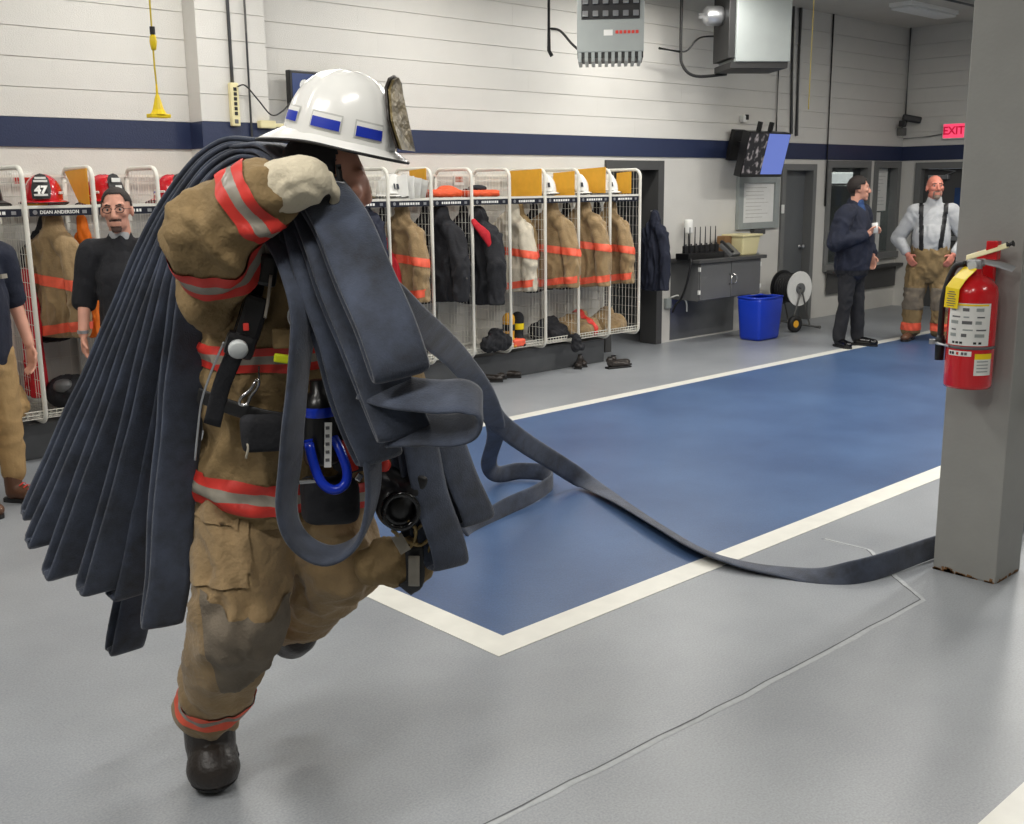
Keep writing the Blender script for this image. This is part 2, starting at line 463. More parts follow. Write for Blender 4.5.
# square column with rusted foot
bm = bmesh.new(); bx(bm, 4.77, 5.04, 1.905, 2.20, 0, CEIL, .006)
column = struct(from_bm('column', bm, 'steel_grey'))
bm = bmesh.new()
for k in range(70):
    f = random.random(); h = random.uniform(.003, .014)*(1 if k % 5 else 1.8)
    if f < .7:
        y = random.choice([random.uniform(2.08, 2.195), random.uniform(1.92, 2.19)]); box(bm, (4.7695, y, h/2), (.003, random.uniform(.006, .025), h), Euler((random.uniform(-.3, .3), 0, 0)).to_matrix())
    else:
        x = random.uniform(4.80, 5.03); box(bm, (x, 1.9045, h/2), (random.uniform(.006, .03), .003, h))
from_bm('rust', bm, 'rust', column)

# doors and windows
def frame_y(name, x0, x1, z0, z1, t=.07, depth=.24, material='frame_grey', sill=True):
    bm = bmesh.new(); y0 = WY-.03; y1 = y0+depth
    bx(bm, x0-t, x0+.012, y0, y1, z0, z1+t, .004); bx(bm, x1-.012, x1+t, y0, y1, z0, z1+t, .004); bx(bm, x0, x1, y0+.001, y1, z1-.012, z1+t-.001, .004)
    if z0 > .1 and sill: bx(bm, x0-t, x1+t, y0-.03, y1, z0-t, z0+.012, .004)
    return from_bm(name, bm, material)
d1 = struct(frame_y('door_1', 8.84, 9.63, 0, 1.98, .09, .24, 'dark_frame'))
d2 = struct(frame_y('door_2', 12.16, 12.82, 0, 1.98, .07, .24, 'frame_grey'))
bm = bmesh.new(); bx(bm, 12.174, 12.806, WY+.10, WY+.145, .01, 1.966, .003); from_bm('door_leaf', bm, 'door_grey', d2)
bm = bmesh.new(); lathe(bm, [(.0, 0), (.026, 0), (.026, .008), (.01, .012), (.01, .04), (.027, .05), (.025, .072), (0, .078)], 16, Matrix.Translation((12.74, WY+.1, .98)) @ Matrix.Rotation(PI/2, 4, 'X'))
from_bm('door_knob', bm, 'silver', d2, True)
for i, (x0, x1, z0, z1) in enumerate(OPEN[2:]):
    w = struct(frame_y('window_%d' % (i+1), x0, x1, z0, z1, .08))
    bm = bmesh.new(); bx(bm, x0, x1, WY+.09, WY+.098, z0, z1); from_bm('pane', bm, 'office_glass', w)
# room behind the windows and the hall behind the dark doorway
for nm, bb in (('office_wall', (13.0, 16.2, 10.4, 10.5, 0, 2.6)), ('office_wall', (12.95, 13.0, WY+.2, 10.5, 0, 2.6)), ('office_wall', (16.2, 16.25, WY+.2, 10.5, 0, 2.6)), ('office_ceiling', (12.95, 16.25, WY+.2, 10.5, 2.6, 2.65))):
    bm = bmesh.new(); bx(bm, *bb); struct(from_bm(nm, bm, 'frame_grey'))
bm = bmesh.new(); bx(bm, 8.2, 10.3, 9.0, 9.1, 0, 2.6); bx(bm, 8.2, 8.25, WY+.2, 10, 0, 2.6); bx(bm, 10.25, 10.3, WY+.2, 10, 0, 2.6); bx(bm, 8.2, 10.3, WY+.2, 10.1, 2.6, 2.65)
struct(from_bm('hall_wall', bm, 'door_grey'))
mat('lamp_glow', (1, 1, 1), .5, emit=(1, .98, .94), es=2.2)
a = on_y(832, 178, 8.6); b = on_y(854, 176, 8.6)
t = thing('office_lamp', 'glowing fluorescent lamp on the ceiling of the office behind the window', 'lamp', ((a.x+b.x)/2, 8.6, a.z))
bm = bmesh.new(); box(bm, (0, 0, 0), (b.x-a.x, .16, .16), None, .03); from_bm('lens', bm, 'lamp_glow', t, True)
bm = bmesh.new(); box(bm, (0, 0, .10), (b.x-a.x+.04, .2, .04)); box(bm, (-.2, 0, (2.6-a.z)/2+.05), (.02, .02, 2.6-a.z-.1)); box(bm, (.2, 0, (2.6-a.z)/2+.05), (.02, .02, 2.6-a.z-.1)); from_bm('housing', bm, 'letter_white', t)
L = bpy.data.lights.new('office_light', 'AREA'); L.shape = 'RECTANGLE'; L.size = .5; L.size_y = .2; L.energy = 16; L.color = (1, .97, .9)
lo = bpy.data.objects.new('office_light', L); COL.objects.link(lo); lo.parent = t; lo.location = (0, 0, -.1)
t = thing('hall_fill_lamp', 'added round lamp that brightens the hall behind the dark doorway', 'lamp', (9.3, 8.55, 2.6))  # unseen lamp added to lift the hall out of black
bm = bmesh.new(); lathe(bm, [(0, -.06), (.10, -.05), (.14, -.02), (.14, 0), (0, 0)], 20); from_bm('shade', bm, 'lamp_glow', t, True)
L = bpy.data.lights.new('hall_fill_light', 'POINT'); L.energy = 3.5; L.shadow_soft_size = .1; L.color = (1, .95, .88)
lo = bpy.data.objects.new('hall_fill_light', L); COL.objects.link(lo); lo.parent = t; lo.location = (0, 0, -.14)
# end-wall door
bm = bmesh.new()
bx(bm, EX-.03, EX+.21, 7.59, 7.68, 0, 2.08, .004); bx(bm, EX-.03, EX+.21, 6.85, 6.94, 0, 2.08, .004); bx(bm, EX-.029, EX+.21, 6.93, 7.60, 1.99, 2.079, .004)
d3 = struct(from_bm('door_3', bm, 'frame_grey'))
bm = bmesh.new(); bx(bm, EX+.08, EX+.125, 6.945, 7.585, .01, 1.985, .003); from_bm('door_leaf', bm, 'dark_frame', d3)
bm = bmesh.new(); bx(bm, EX+.01, EX+.08, 7.20, 7.50, 1.84, 1.90, .008); sweep(bm, [(EX+.03, 7.25, 1.9), (EX+.02, 7.1, 1.95), (EX+.02, 7.35, 1.985)], .009, 6); from_bm('door_closer', bm, 'silver', d3)
bm = bmesh.new(); bx(bm, EX+.03, EX+.08, 6.97, 7.56, .98, 1.04, .01); from_bm('push_bar', bm, 'silver', d3)
bm = bmesh.new(); bx(bm, EX+.074, EX+.08, 7.02, 7.12, 1.45, 1.72); from_bm('notice', bm, 'navy_blue_cloth', d3)
# dark ledge under the windows
bm = bmesh.new(); bx(bm, 13.2, 15.18, WY-.14, WY-.03, .60, .64, .005); bx(bm, 13.25, 15.15, WY-.04, WY-.03, .3, .6); struct(from_bm('window_ledge', bm, 'dark_frame'))

# ================================================================== fixtures on walls and ceiling
def lamp_fixture(x, y, watts, lab):
    dz = .12 if watts else 0
    t = thing('ceiling_light', lab, 'ceiling light', (x, y, CEIL), 0, 'fluorescent fixtures on the ceiling')
    bm = bmesh.new(); bx(bm, -.62, .62, -.15, .15, -.05-dz, -dz, .006); from_bm('housing', bm, 'letter_white', t)
    bm = bmesh.new(); bx(bm, -.60, .60, -.13, .13, -.085-dz, -.05-dz, .015)
    from_bm('diffuser', bm, 'lamp_glow' if watts else 'paper', t, True)
    if watts:
        for xx in (-.45, .45): bm = bmesh.new(); sweep(bm, [(xx, 0, -dz-.01), (xx, 0, .01)], .006, 6); from_bm('hanger_rod', bm, 'pipe_grey', t)
        for nm, zz, en, rx in (('tube_light', -.10-dz, watts, 0), ('fill_uplight', .01-dz, watts*.22, PI)):  # the upward light is added to brighten the ceiling
            L = bpy.data.lights.new(nm, 'AREA'); L.shape = 'RECTANGLE'; L.size = 1.2; L.size_y = .28; L.energy = en; L.color = (1, .97, .92); L.spread = PI
            lo = bpy.data.objects.new(nm, L); COL.objects.link(lo); lo.parent = t; lo.location = (0, 0, zz); lo.rotation_euler = (rx, 0, 0)
FL = ['over the man in khaki trousers by the wall', 'over the lockers beside the pier', 'over the middle of the locker row by the louvred heater', 'between the louvred heater and the plain heater', '',
      'over the open floor far to the left of the blue lane', 'over the corner of the blue lane behind the firefighter', 'over the middle of the blue lane', 'over the blue lane abreast of the doorway',
      'beyond the column over the grey floor', 'over the far lane edge beyond the column', 'over the bare floor beside the photographer', 'between the photographer and the firefighter', 'over the second white line before the column', 'added out of view over the blue lane to brighten the walls near the two men talking']
for i, (x, y, w_) in enumerate(FIXTURES):
    lamp_fixture(x, y, w_, 'unlit fluorescent fixture on the ceiling near the corner with the camera' if not w_ else 'lit fluorescent fixture '+FL[i])
bm = bmesh.new(); sweep(bm, [(11.6, 6.3, CEIL-.04), (15.1, 6.3, CEIL-.04)], .02, 8); tag(from_bm('ceiling_conduit', bm, 'pipe_grey', None, True), 'thin grey conduit running along the ceiling by the unlit fixture', 'conduit')

def conduit(pts, r, material, label, cat='conduit', name='conduit'):
    bm = bmesh.new(); sweep(bm, pts, r, 8); return tag(from_bm(name, bm, material, None, True), label, cat)
conduit([(12.17, WY-.03, CEIL), (12.24, WY-.03, 2.42)], .022, 'pipe_grey', 'grey conduit dropping to the television, the one nearer the heaters of a pair')
conduit([(12.34, WY-.03, CEIL), (12.36, WY-.03, 2.40)], .022, 'pipe_grey', 'grey conduit above the grey door, second of the pair beside the television')
conduit([(13.12, WY-.025, CEIL), (13.13, WY-.025, 1.5)], .012, 'pipe_black', 'thin dark conduit running down between the grey door and the office window')
conduit([(11.90, WY-.03, 3.3), (11.90, WY-.03, 2.40)], .009, 'pipe_black', 'thin black cable hanging down the wall behind the television', 'cable', 'cable')
conduit([(4.285, PY-.02, CEIL), (4.285, PY-.02, 2.56)], .014, 'pipe_grey', 'grey conduit on the pier feeding the power strip')
conduit([(4.43, PY-.02, CEIL), (4.425, PY-.02, 2.0)], .009, 'pipe_grey', 'thin grey conduit on the pier beside the power strip')
# power strip
t = thing('power_strip', 'beige vertical power strip with dark sockets mounted on the pier', 'power strip', (4.285, PY-.005, 2.30))
bm = bmesh.new(); bx(bm, -.035, .035, -.045, -.002, -.02, .30, .008); from_bm('body', bm, 'cream_plastic', t)
for k in range(6):
    bm = bmesh.new(); bx(bm, -.012, .014, -.05, -.044, .06+k*.036, .086+k*.036, .003); from_bm('socket', bm, 'black', t)
bm = bmesh.new(); bx(bm, -.015, .015, -.05, -.044, 0, .03, .003); from_bm('switch', bm, 'paper_ink', t)
bm = bmesh.new(); sweep(bm, catmull([(4.30, PY-.06, 2.57), (4.36, PY-.08, 2.58), (4.45, PY-.1, 2.48), (4.56, PY-.1, 2.37), (4.68, PY-.06, 2.40), (4.80, PY, 2.48)], 6), .006, 6)
tag(from_bm('cable', bm, 'pipe_black', None, True), 'thin dark cable looping from the power strip towards the small screen', 'cable')
bm = bmesh.new(); bx(bm, 4.48, 4.62, PY-.07, PY-.012, 2.27, 2.33, .01); bx(bm, 4.60, 4.70, PY-.06, PY-.03, 2.28, 2.31, .008)
tag(from_bm('wall_outlet', bm, 'cream_plastic'), 'small beige outlet box on the pier behind the white helmet', 'outlet')
# small screen behind the helmet
t = thing('wall_monitor', 'small black wall monitor with blue picture above the lockers near the pier', 'monitor', (5.16, WY-.1, 2.38))
bm = bmesh.new(); bx(bm, -.32, .32, -.04, .02, 0, .36, .008); bx(bm, -.05, .05, .02, .095, .12, .24); from_bm('case', bm, 'black_plastic', t)
mat('screen_blue_dark', (0, 0, 0), .2, emit=srgb(70, 92, 150), es=.6)
bm = bmesh.new(); bx(bm, -.295, .295, -.043, -.039, .03, .335); from_bm('picture', bm, 'screen_blue_dark', t)
bm = bmesh.new(); lathe(bm, [(.0, 0), (.05, 0), (.05, .003), (0, .003)], 16, Matrix.Translation((-.18, -.043, .24)) @ Matrix.Rotation(PI/2, 4, 'X')); bx(bm, -.25, -.1, -.045, -.042, .08, .15); from_bm('picture_mark', bm, 'paper', t)
# yellow hanging cord with handle
t = thing('pull_cord', 'yellow pull cord with black joint and wide yellow handle hanging before the wall', 'pull cord', (3.10, 6.5, 2.24))
bm = bmesh.new(); sweep(bm, [(0, 0, .2), (-.004, 0, .3), (0, 0, CEIL-2.24)], .006, 6); from_bm('cord', bm, 'yellow_cord', t)
bm = bmesh.new(); lathe(bm, [(0, .40), (.014, .40), (.02, .43), (.022, .45), (.018, .48), (.01, .49), (0, .49)], 12); from_bm('ball', bm, 'yellow_plastic', t, True)
bm = bmesh.new(); lathe(bm, [(0, .49), (.016, .49), (.016, .535), (0, .535)], 12); from_bm('joint', bm, 'black', t)
bm = bmesh.new(); box(bm, (0, 0, .012), (.13, .07, .024), None, .006); lathe(bm, [(.05, .02), (.034, .05), (.026, .08), (.016, .12), (.008, .14), (.006, .2)], 12); from_bm('handle', bm, 'yellow_plastic', t)

# unit heaters
t = thing('unit_heater', 'grey unit heater with louvred front hanging above the lockers', 'heater', (7.58, 6.80, 2.90), math.radians(42))
bm = bmesh.new(); bx(bm, 0, .5, -.30, .30, .08, .95, .008); from_bm('housing', bm, 'heater_grey', t)
bm = bmesh.new(); bx(bm, -.006, 0, -.26, .26, .36, .93); from_bm('grille_back', bm, 'black', t)
for r in range(5):
    for c in range(6):
        bm = bmesh.new(); y = -.225+c*.09; z = .41+r*.105
        box(bm, (-.012, y, z), (.012, .05, .06), Euler((0, .5, 0)).to_matrix(), .004); from_bm('louvre', bm, 'silver', t)
for c in range(10):
    bm = bmesh.new(); bx(bm, .0, .48, -.28+c*.06, -.25+c*.06, 0, .08); from_bm('bottom_vane', bm, 'heater_grey', t)
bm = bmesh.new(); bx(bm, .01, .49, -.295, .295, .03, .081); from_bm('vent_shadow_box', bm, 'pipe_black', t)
bm = bmesh.new(); bx(bm, -.003, 0, -.02, .06, .22, .27); from_bm('rating_plate', bm, 'paper', t)
bm = bmesh.new()
for k in range(6): bx(bm, -.003, 0, -.07-k*.036, -.045-k*.036, .235, .262)
from_bm('maker_mark', bm, 'trim_red', t)
for y in (-.25, .25):
    for x in (.08, .42): bm = bmesh.new(); sweep(bm, [(x, y, .94), (x, y, CEIL-2.90)], .008, 6); from_bm('hanger', bm, 'pipe_grey', t)
conduit([(7.5, 7.5, CEIL), (7.5, 7.5, 3.05), (7.52, 7.48, 3.0)], .018, 'pipe_black', 'black gas pipe dropping beside the louvred heater', 'pipe', 'pipe')
conduit(catmull([(7.5, 7.5, 3.25), (7.55, 7.4, 3.22), (7.6, 7.3, 3.1), (7.66, 7.2, 3.0)], 5), .012, 'pipe_black', 'black flexible line curving into the louvred heater', 'pipe', 'pipe')
t = thing('unit_heater', 'grey unit heater with a plain side panel and rear motor hanging beyond the louvred one', 'heater', (9.85, 6.72, 2.98), math.radians(53))
bm = bmesh.new(); bx(bm, 0, .62, -.29, .29, .06, 1.0, .008); from_bm('housing', bm, 'heater_grey', t)
bm = bmesh.new(); bx(bm, .04, .60, .29, .36, .10, .98, .006); bx(bm, .02, .6, -.27, .34, .0, .06); from_bm('rear_section', bm, 'pipe_black', t)
bm = bmesh.new(); lathe(bm, [(0, 0), (.09, 0), (.10, .03), (.10, .16), (.07, .2), (.03, .21), (.03, .25), (0, .25)], 18, Matrix.Translation((.3, .36, .55)) @ Matrix.Rotation(-PI/2, 4, 'X')); from_bm('motor', bm, 'silver', t, True)
for x in (.08, .54):
    for y in (-.22, .22): bm = bmesh.new(); sweep(bm, [(x, y, .99), (x, y, CEIL-2.98)], .008, 6); from_bm('hanger', bm, 'pipe_grey', t)
conduit(catmull([(9.6, 7.6, CEIL), (9.6, 7.6, 3.25), (9.62, 7.58, 3.05), (9.75, 7.5, 2.95), (10.1, 7.36, 2.98)], 6), .016, 'pipe_black', 'black gas pipe bending under the rear of the plain heater', 'pipe', 'pipe')
conduit(catmull([(9.6, 7.6, 3.2), (9.66, 7.55, 3.22), (9.8, 7.5, 3.35), (10.2, 7.5, 3.4)], 6), .010, 'pipe_black', 'thin black line rising to the heater motor', 'pipe', 'pipe')
conduit([(9.3, 7.65, 3.22), (9.6, 7.6, 3.2)], .014, 'pipe_black', 'short black branch pipe beside the heater', 'pipe', 'pipe')
conduit([(9.45, 5.9, CEIL), (9.43, 5.9, 2.5)], .005, 'yellow_cord', 'thin yellow cord hanging before the plain heater', 'cord', 'cord')

# television on a wall arm
TVc = on_y(766, 155, 7.42)
t = thing('television', 'wall television tilted down, dark camera picture beside a pale blue panel', 'television', (TVc.x, 7.42, TVc.z))
t.rotation_euler = (math.radians(14), 0, math.radians(-2))
bm = bmesh.new(); bx(bm, -.40, .40, 0, .10, -.26, .26, .008); from_bm('case', bm, 'black_plastic', t)
mat('screen_pale', (0, 0, 0), .2, emit=srgb(118, 140, 226), es=.85)
tvm = bpy.data.materials.new('screen_picture'); tvm.use_nodes = True; MATS['screen_picture'] = tvm
nt = tvm.node_tree; b = nt.nodes['Principled BSDF']; b.inputs['Base Color'].default_value = (0, 0, 0, 1); b.inputs['Roughness'].default_value = .2
tc = nt.nodes.new('ShaderNodeTexCoord'); vn = nt.nodes.new('ShaderNodeTexNoise'); vn.inputs['Scale'].default_value = 14; vn.inputs['Detail'].default_value = 1
nt.links.new(tc.outputs['Object'], vn.inputs['Vector'])
rr = nt.nodes.new('ShaderNodeValToRGB'); e = rr.color_ramp.elements; e[0].position = .52; e[0].color = (.01, .01, .014, 1); e[1].position = .72; e[1].color = (.45, .4, .4, 1)
nt.links.new(vn.outputs['Fac'], rr.inputs['Fac']); nt.links.new(rr.outputs['Color'], b.inputs['Emission Color']); b.inputs['Emission Strength'].default_value = .8
bm = bmesh.new(); bx(bm, -.385, -.03, -.003, 0, -.225, .245); from_bm('picture', bm, 'screen_picture', t)
bm = bmesh.new(); bx(bm, -.028, .385, -.003, 0, -.225, .245); from_bm('picture_panel', bm, 'screen_pale', t)
bm = bmesh.new(); bx(bm, -.08, .08, .1, .14, -.1, .1); box(bm, (0, .29, .04), (.06, .34, .06)); bx(bm, -.12, .12, .42, .48, -.16, .2)
for x in (-.12, .10): bx(bm, x, x+.03, .08, .13, .2, .36)
from_bm('wall_arm', bm, 'black', t)
bm = bmesh.new(); bx(bm, 11.14, 11.22, WY-.07, WY-.012, 2.53, 2.61, .01); o = from_bm('wall_box', bm, 'paper', None); tag(o, 'tiny white and black box on the wall beside the television', 'wall box')
bm = bmesh.new(); bx(bm, 11.19, 11.235, WY-.08, WY-.06, 2.56, 2.62); from_bm('lens', bm, 'black', o)
# notice board
t = thing('notice_board', 'grey framed notice board holding a white sheet under the television', 'notice board', (11.57, WY, 1.575))
bm = bmesh.new()
for a in ((-.44, -.34, -.32, .32), (.34, .44, -.32, .32), (-.34, .34, .24, .32), (-.34, .34, -.32, -.24)): bx(bm, a[0], a[1], -.05, 0, a[2], a[3], .005)
from_bm('frame', bm, 'heater_grey', t)
bm = bmesh.new(); bx(bm, -.34, .34, -.022, 0, -.24, .24); from_bm('sheet', bm, 'paper', t)
bm = bmesh.new(); bx(bm, -.12, .12, -.07, -.01, -.39, -.325, .01); from_bm('tray', bm, 'dark_frame', t)
bm = bmesh.new()
for k in range(9): bx(bm, -.26, random.uniform(.05, .27), -.0228, -.022, .18-k*.045, .184-k*.045)
from_bm('print', bm, 'trim_silver', t)
bm = bmesh.new(); bx(bm, 12.07, 12.125, WY-.05, WY-.031, 1.43, 1.54, .006); tag(from_bm('light_switch', bm, 'paper'), 'white switch plate on the frame of the grey door', 'switch')
# sheets on the second window
for k, (x0, x1, z0, z1, lab) in enumerate(((14.50, 14.96, 1.40, 2.0, 'large white notice sheet taped inside the far office window'), (14.70, 14.82, .72, 1.38, 'narrow white paper strip hanging below the large notice sheet'))):
    bm = bmesh.new(); bx(bm, x0, x1, WY+.078, WY+.086, z0, z1); o = tag(from_bm('notice_sheet', bm, 'paper'), lab, 'notice')
    if k == 0:
        bm = bmesh.new()
        for q in range(10): bx(bm, x0+.05, x1-random.uniform(.05, .2), WY+.0765, WY+.078, 1.94-q*.05, 1.945-q*.05)
        from_bm('print', bm, 'heater_grey', o)
# security camera in the corner
t = thing('security_camera', 'dark security camera on a bracket in the wall corner', 'security camera', (15.02, 7.78, 2.60))
bm = bmesh.new(); bx(bm, -.05, .05, .02, .12, -.14, -.03, .01); sweep(bm, [(0, .08, -.04), (0, 0, .05)], .014, 8); from_bm('bracket', bm, 'pipe_grey', t)
bm = bmesh.new(); box(bm, (.02, -.06, .09), (.09, .26, .09), Euler((.2, 0, .7)).to_matrix(), .02); box(bm, (-.12, .0, .02), (.10, .1, .09), Euler((.1, 0, .3)).to_matrix(), .02); from_bm('housing', bm, 'black', t)
conduit([(15.12, 7.86, CEIL), (15.12, 7.86, 2.75)], .012, 'pipe_grey', 'thin conduit in the corner dropping to the security camera')
conduit([(15.1, 7.86, 2.42), (15.16, 7.5, 2.44), (15.16, 7.25, 2.47)], .008, 'pipe_grey', 'thin cable running from the corner to the exit sign', 'cable', 'cable')
# exit sign
mat('exit_red', srgb(255, 90, 120), .4, emit=srgb(255, 70, 110), es=1.0)
mat('exit_letter', srgb(190, 20, 60), .4, emit=srgb(214, 20, 70), es=.5)
t = thing('exit_sign', 'glowing pink red EXIT sign above the end door', 'sign', (EX, 7.13, 2.50))
bm = bmesh.new(); bx(bm, -.07, 0, -.165, .165, -.11, .11, .008); from_bm('case', bm, 'paper', t)
bm = bmesh.new(); bx(bm, -.073, -.069, -.15, .15, -.095, .095); from_bm('face', bm, 'exit_red', t)
new_obj('lettering', text_mesh('EXIT', .15, .004), 'exit_letter', t, (-.0745, 0, 0), (PI/2, 0, -PI/2))

# wall cabinet with radio chargers
t = thing('wall_cabinet', 'dark grey two-door wall cabinet with a worktop, below the radio chargers', 'cabinet', (10.5, WY, 0))
bm = bmesh.new(); bx(bm, -.6, .6, -.40, 0, .50, .93, .004); from_bm('body', bm, 'cabinet_grey', t)
for s in (-1, 1):
    bm = bmesh.new(); bx(bm, .005*s, .59*s, -.42, -.40, .51, .925, .004); d = from_bm('door', bm, 'cabinet_grey', t)
    bm = bmesh.new(); sweep(bm, catmull([(s*.035, -.42, .66), (s*.045, -.455, .68), (s*.055, -.46, .72), (s*.045, -.455, .76), (s*.035, -.42, .78)], 4), .008, 8); from_bm('handle', bm, 'chrome', d, True)
    for z in (.60, .86):
        bm = bmesh.new(); bx(bm, s*.585, s*.603, -.425, -.395, z-.025, z+.025, .003); from_bm('hinge', bm, 'letter_white', d)
bm = bmesh.new(); bx(bm, -.66, .66, -.46, 0, .93, .97, .006); from_bm('worktop', bm, 'dark_frame', t)
bm = bmesh.new(); bx(bm, 9.9, 11.15, WY-.006, WY, .02, .5); tag(from_bm('wall_sheet', bm, 'steel_sheet'), 'dull steel sheet fixed to the wall below the grey cabinet', 'metal sheet')
t = thing('radio_charger', 'black bank charger full of handheld radios with thin antennas on the cabinet', 'radio charger', (10.12, 7.66, .97))
bm = bmesh.new(); bx(bm, -.34, .34, -.09, .1, 0, .07, .01); from_bm('base', bm, 'black_plastic', t)
for k in range(7):
    bm = bmesh.new(); x = -.29+k*.096; box(bm, (x, 0, .10), (.06, .04, .11), None, .006); lathe(bm, [(.009, .15), (.007, .2), (.005, .36), (0, .362)], 8, Matrix.Translation((x-.018, 0, 0))); lathe(bm, [(.008, .15), (.008, .172), (0, .173)], 8, Matrix.Translation((x+.012, 0, 0)))
    from_bm('radio', bm, 'black', t)
t = thing('beacon', 'white cylindrical beacon on a thin stem behind the radio chargers', 'beacon', (10.09, 7.82, .97))
bm = bmesh.new(); sweep(bm, [(0, 0, .012), (0, 0, .28)], .007, 8); lathe(bm, [(0, 0), (.05, 0), (.05, .012), (0, .014)], 14); from_bm('stem', bm, 'black', t)
bm = bmesh.new(); lathe(bm, [(0, .28), (.045, .28), (.048, .3), (.048, .42), (.04, .44), (0, .445)], 16); from_bm('head', bm, 'letter_white', t, True)
t = thing('desk_telephone', 'dark sloping desk telephone between the radio chargers and the cream tub', 'telephone', (10.62, 7.62, .97))
bm = bmesh.new(); box(bm, (0, 0, .075), (.24, .2, .05), Euler((.7, 0, .2)).to_matrix(), .01); bx(bm, -.1, .1, -.05, .1, 0, .05, .01); from_bm('body', bm, 'cabinet_grey', t)
bm = bmesh.new(); box(bm, (-.07, -.01, .115), (.05, .2, .04), Euler((.7, 0, .2)).to_matrix(), .012); from_bm('handset', bm, 'black_plastic', t)
t = thing('storage_tub', 'cream plastic tub with a rolled rim standing on the grey cabinet', 'tub', (10.98, 7.70, .97))
bm = bmesh.new(); box(bm, (0, 0, .12), (.36, .28, .24), None, .02)
for v in bm.verts: f = .82+.18*max(0, min(1, v.co.z/.22)); v.co.x *= f; v.co.y *= f
from_bm('body', bm, 'cream_plastic', t)
bm = bmesh.new(); box(bm, (0, 0, .235), (.40, .32, .025), None, .008); from_bm('rim', bm, 'cream_plastic', t)
bm = bmesh.new(); bx(bm, 10.66, 10.80, 7.72, 7.84, .97, 1.20, .01); tag(from_bm('carton', bm, 'brown_box'), 'small brown carton behind the desk telephone', 'box')
bm = bmesh.new(); sweep(bm, catmull([(9.83, 7.6, .985), (9.80, 7.55, .95), (9.79, 7.6, .7), (9.82, 7.7, .52), (9.86, 7.8, .45), (9.9, 7.88, .35)], 6), .014, 6); tag(from_bm('cable', bm, 'black', None, True), 'black cable drooping off the end of the cabinet worktop', 'cable')
bm = bmesh.new(); sweep(bm, catmull([(9.84, 7.88, .52), (9.9, 7.8, .55), (9.98, 7.75, .48), (10.0, 7.75, .36)], 6), .009, 6); tag(from_bm('cable', bm, 'letter_white', None, True), 'short white cable curling from the outlet below the cabinet', 'cable')
bm = bmesh.new(); sweep(bm, catmull([(11.1, 7.6, .98), (11.22, 7.62, .95), (11.27, 7.68, .75), (11.2, 7.75, .55), (11.22, 7.8, .4)], 6), .016, 6); tag(from_bm('cable', bm, 'silver', None, True), 'grey cable looping down between the cabinet and the hose reel', 'cable')
bm = bmesh.new(); bx(bm, 9.78, 9.87, WY-.05, WY, .40, .52, .01); tag(from_bm('outlet_box', bm, 'heater_grey'), 'grey outlet box low on the wall beside the dark doorway', 'outlet')
# blue bin
t = thing('recycling_bin', 'bright blue plastic bin with a rolled rim under the grey cabinet', 'bin', (10.80, 7.29, 0))
t.scale = (.88, .88, .9)
bm = bmesh.new(); box(bm, (0, 0, .28), (.56, .38, .56), None, .05)
for v in bm.verts: f = .84+.16*max(0, min(1, v.co.z/.56)); v.co.x *= f; v.co.y *= f
bmesh.ops.delete(bm, geom=[f for f in bm.faces if f.calc_center_median().z > .555], context='FACES')
ob = from_bm('body', bm, 'blue_bin', t, True); ob.modifiers.new('s', 'SOLIDIFY').thickness = .008
bm = bmesh.new(); sweep(bm, [(.26, .17, .555), (.0, .185, .555), (-.26, .17, .555), (-.275, 0, .555), (-.26, -.17, .555), (0, -.185, .555), (.26, -.17, .555), (.275, 0, .555)], .016, 8, True); from_bm('rim', bm, 'blue_bin', t, True)
# hose reel on a small cart
rc = on_y(793, 288, 7.46)
t = thing('hose_reel', 'black cart-mounted reel with a white round side beside the blue bin', 'hose reel', (rc.x, 7.46, 0), math.radians(-10))
def disc(bm, y, r, th, hole=0):
    prof = [(hole, 0), (r, 0), (r, th), (hole, th), (hole, 0)] if hole else [(0, 0), (r, 0), (r, th), (0, th)]
    lathe(bm, prof, 28, Matrix.Translation((0, y, rc.z)) @ Matrix.Rotation(PI/2, 4, 'X'), close=not hole)
bm = bmesh.new(); disc(bm, -.10, .215, .014); from_bm('side_plate', bm, 'paper', t)
bm = bmesh.new(); disc(bm, -.116, .07, .02); box(bm, (.0, -.14, rc.z+.02), (.11, .02, .05), Euler((0, .5, 0)).to_matrix(), .01); from_bm('hub', bm, 'cabinet_grey', t)
bm = bmesh.new(); disc(bm, .18, .215, .014); from_bm('side_plate', bm, 'black', t)
bm = bmesh.new(); disc(bm, .17, .16, .26)
for k in range(7):
    R_ = .165; y0 = -.08+k*.038
    sweep(bm, [(R_*math.cos(a*PI/10), y0, rc.z+R_*math.sin(a*PI/10)) for a in range(20)], .02, 6, True)
from_bm('drum', bm, 'rubber', t, True)
bm = bmesh.new()
for y in (-.14, .2): sweep(bm, [(0, y, rc.z), (-.14, y, .12), (.3, y, .03)], .012, 8); sweep(bm, [(0, y, rc.z), (.18, y, .04)], .012, 8)
sweep(bm, [(-.14, -.14, .12), (-.14, .2, .12)], .012, 8); sweep(bm, [(.3, -.2, .03), (.3, .24, .03)], .02, 8)
from_bm('stand', bm, 'pipe_grey', t)
for y in (-.18, .24):
    bm = bmesh.new(); lathe(bm, [(0, -.02), (.05, -.02), (.06, -.03), (.10, -.03), (.105, 0), (.10, .03), (.06, .03), (.05, .02), (0, .02)], 20, Matrix.Translation((-.14, y, .105)) @ Matrix.Rotation(PI/2, 4, 'X')); w = from_bm('wheel', bm, 'rubber', t, True)
    bm = bmesh.new(); lathe(bm, [(0, -.025), (.045, -.025), (.045, .025), (0, .025)], 16, Matrix.Translation((-.14, y, .105)) @ Matrix.Rotation(PI/2, 4, 'X')); from_bm('rim', bm, 'yellow_card', w)
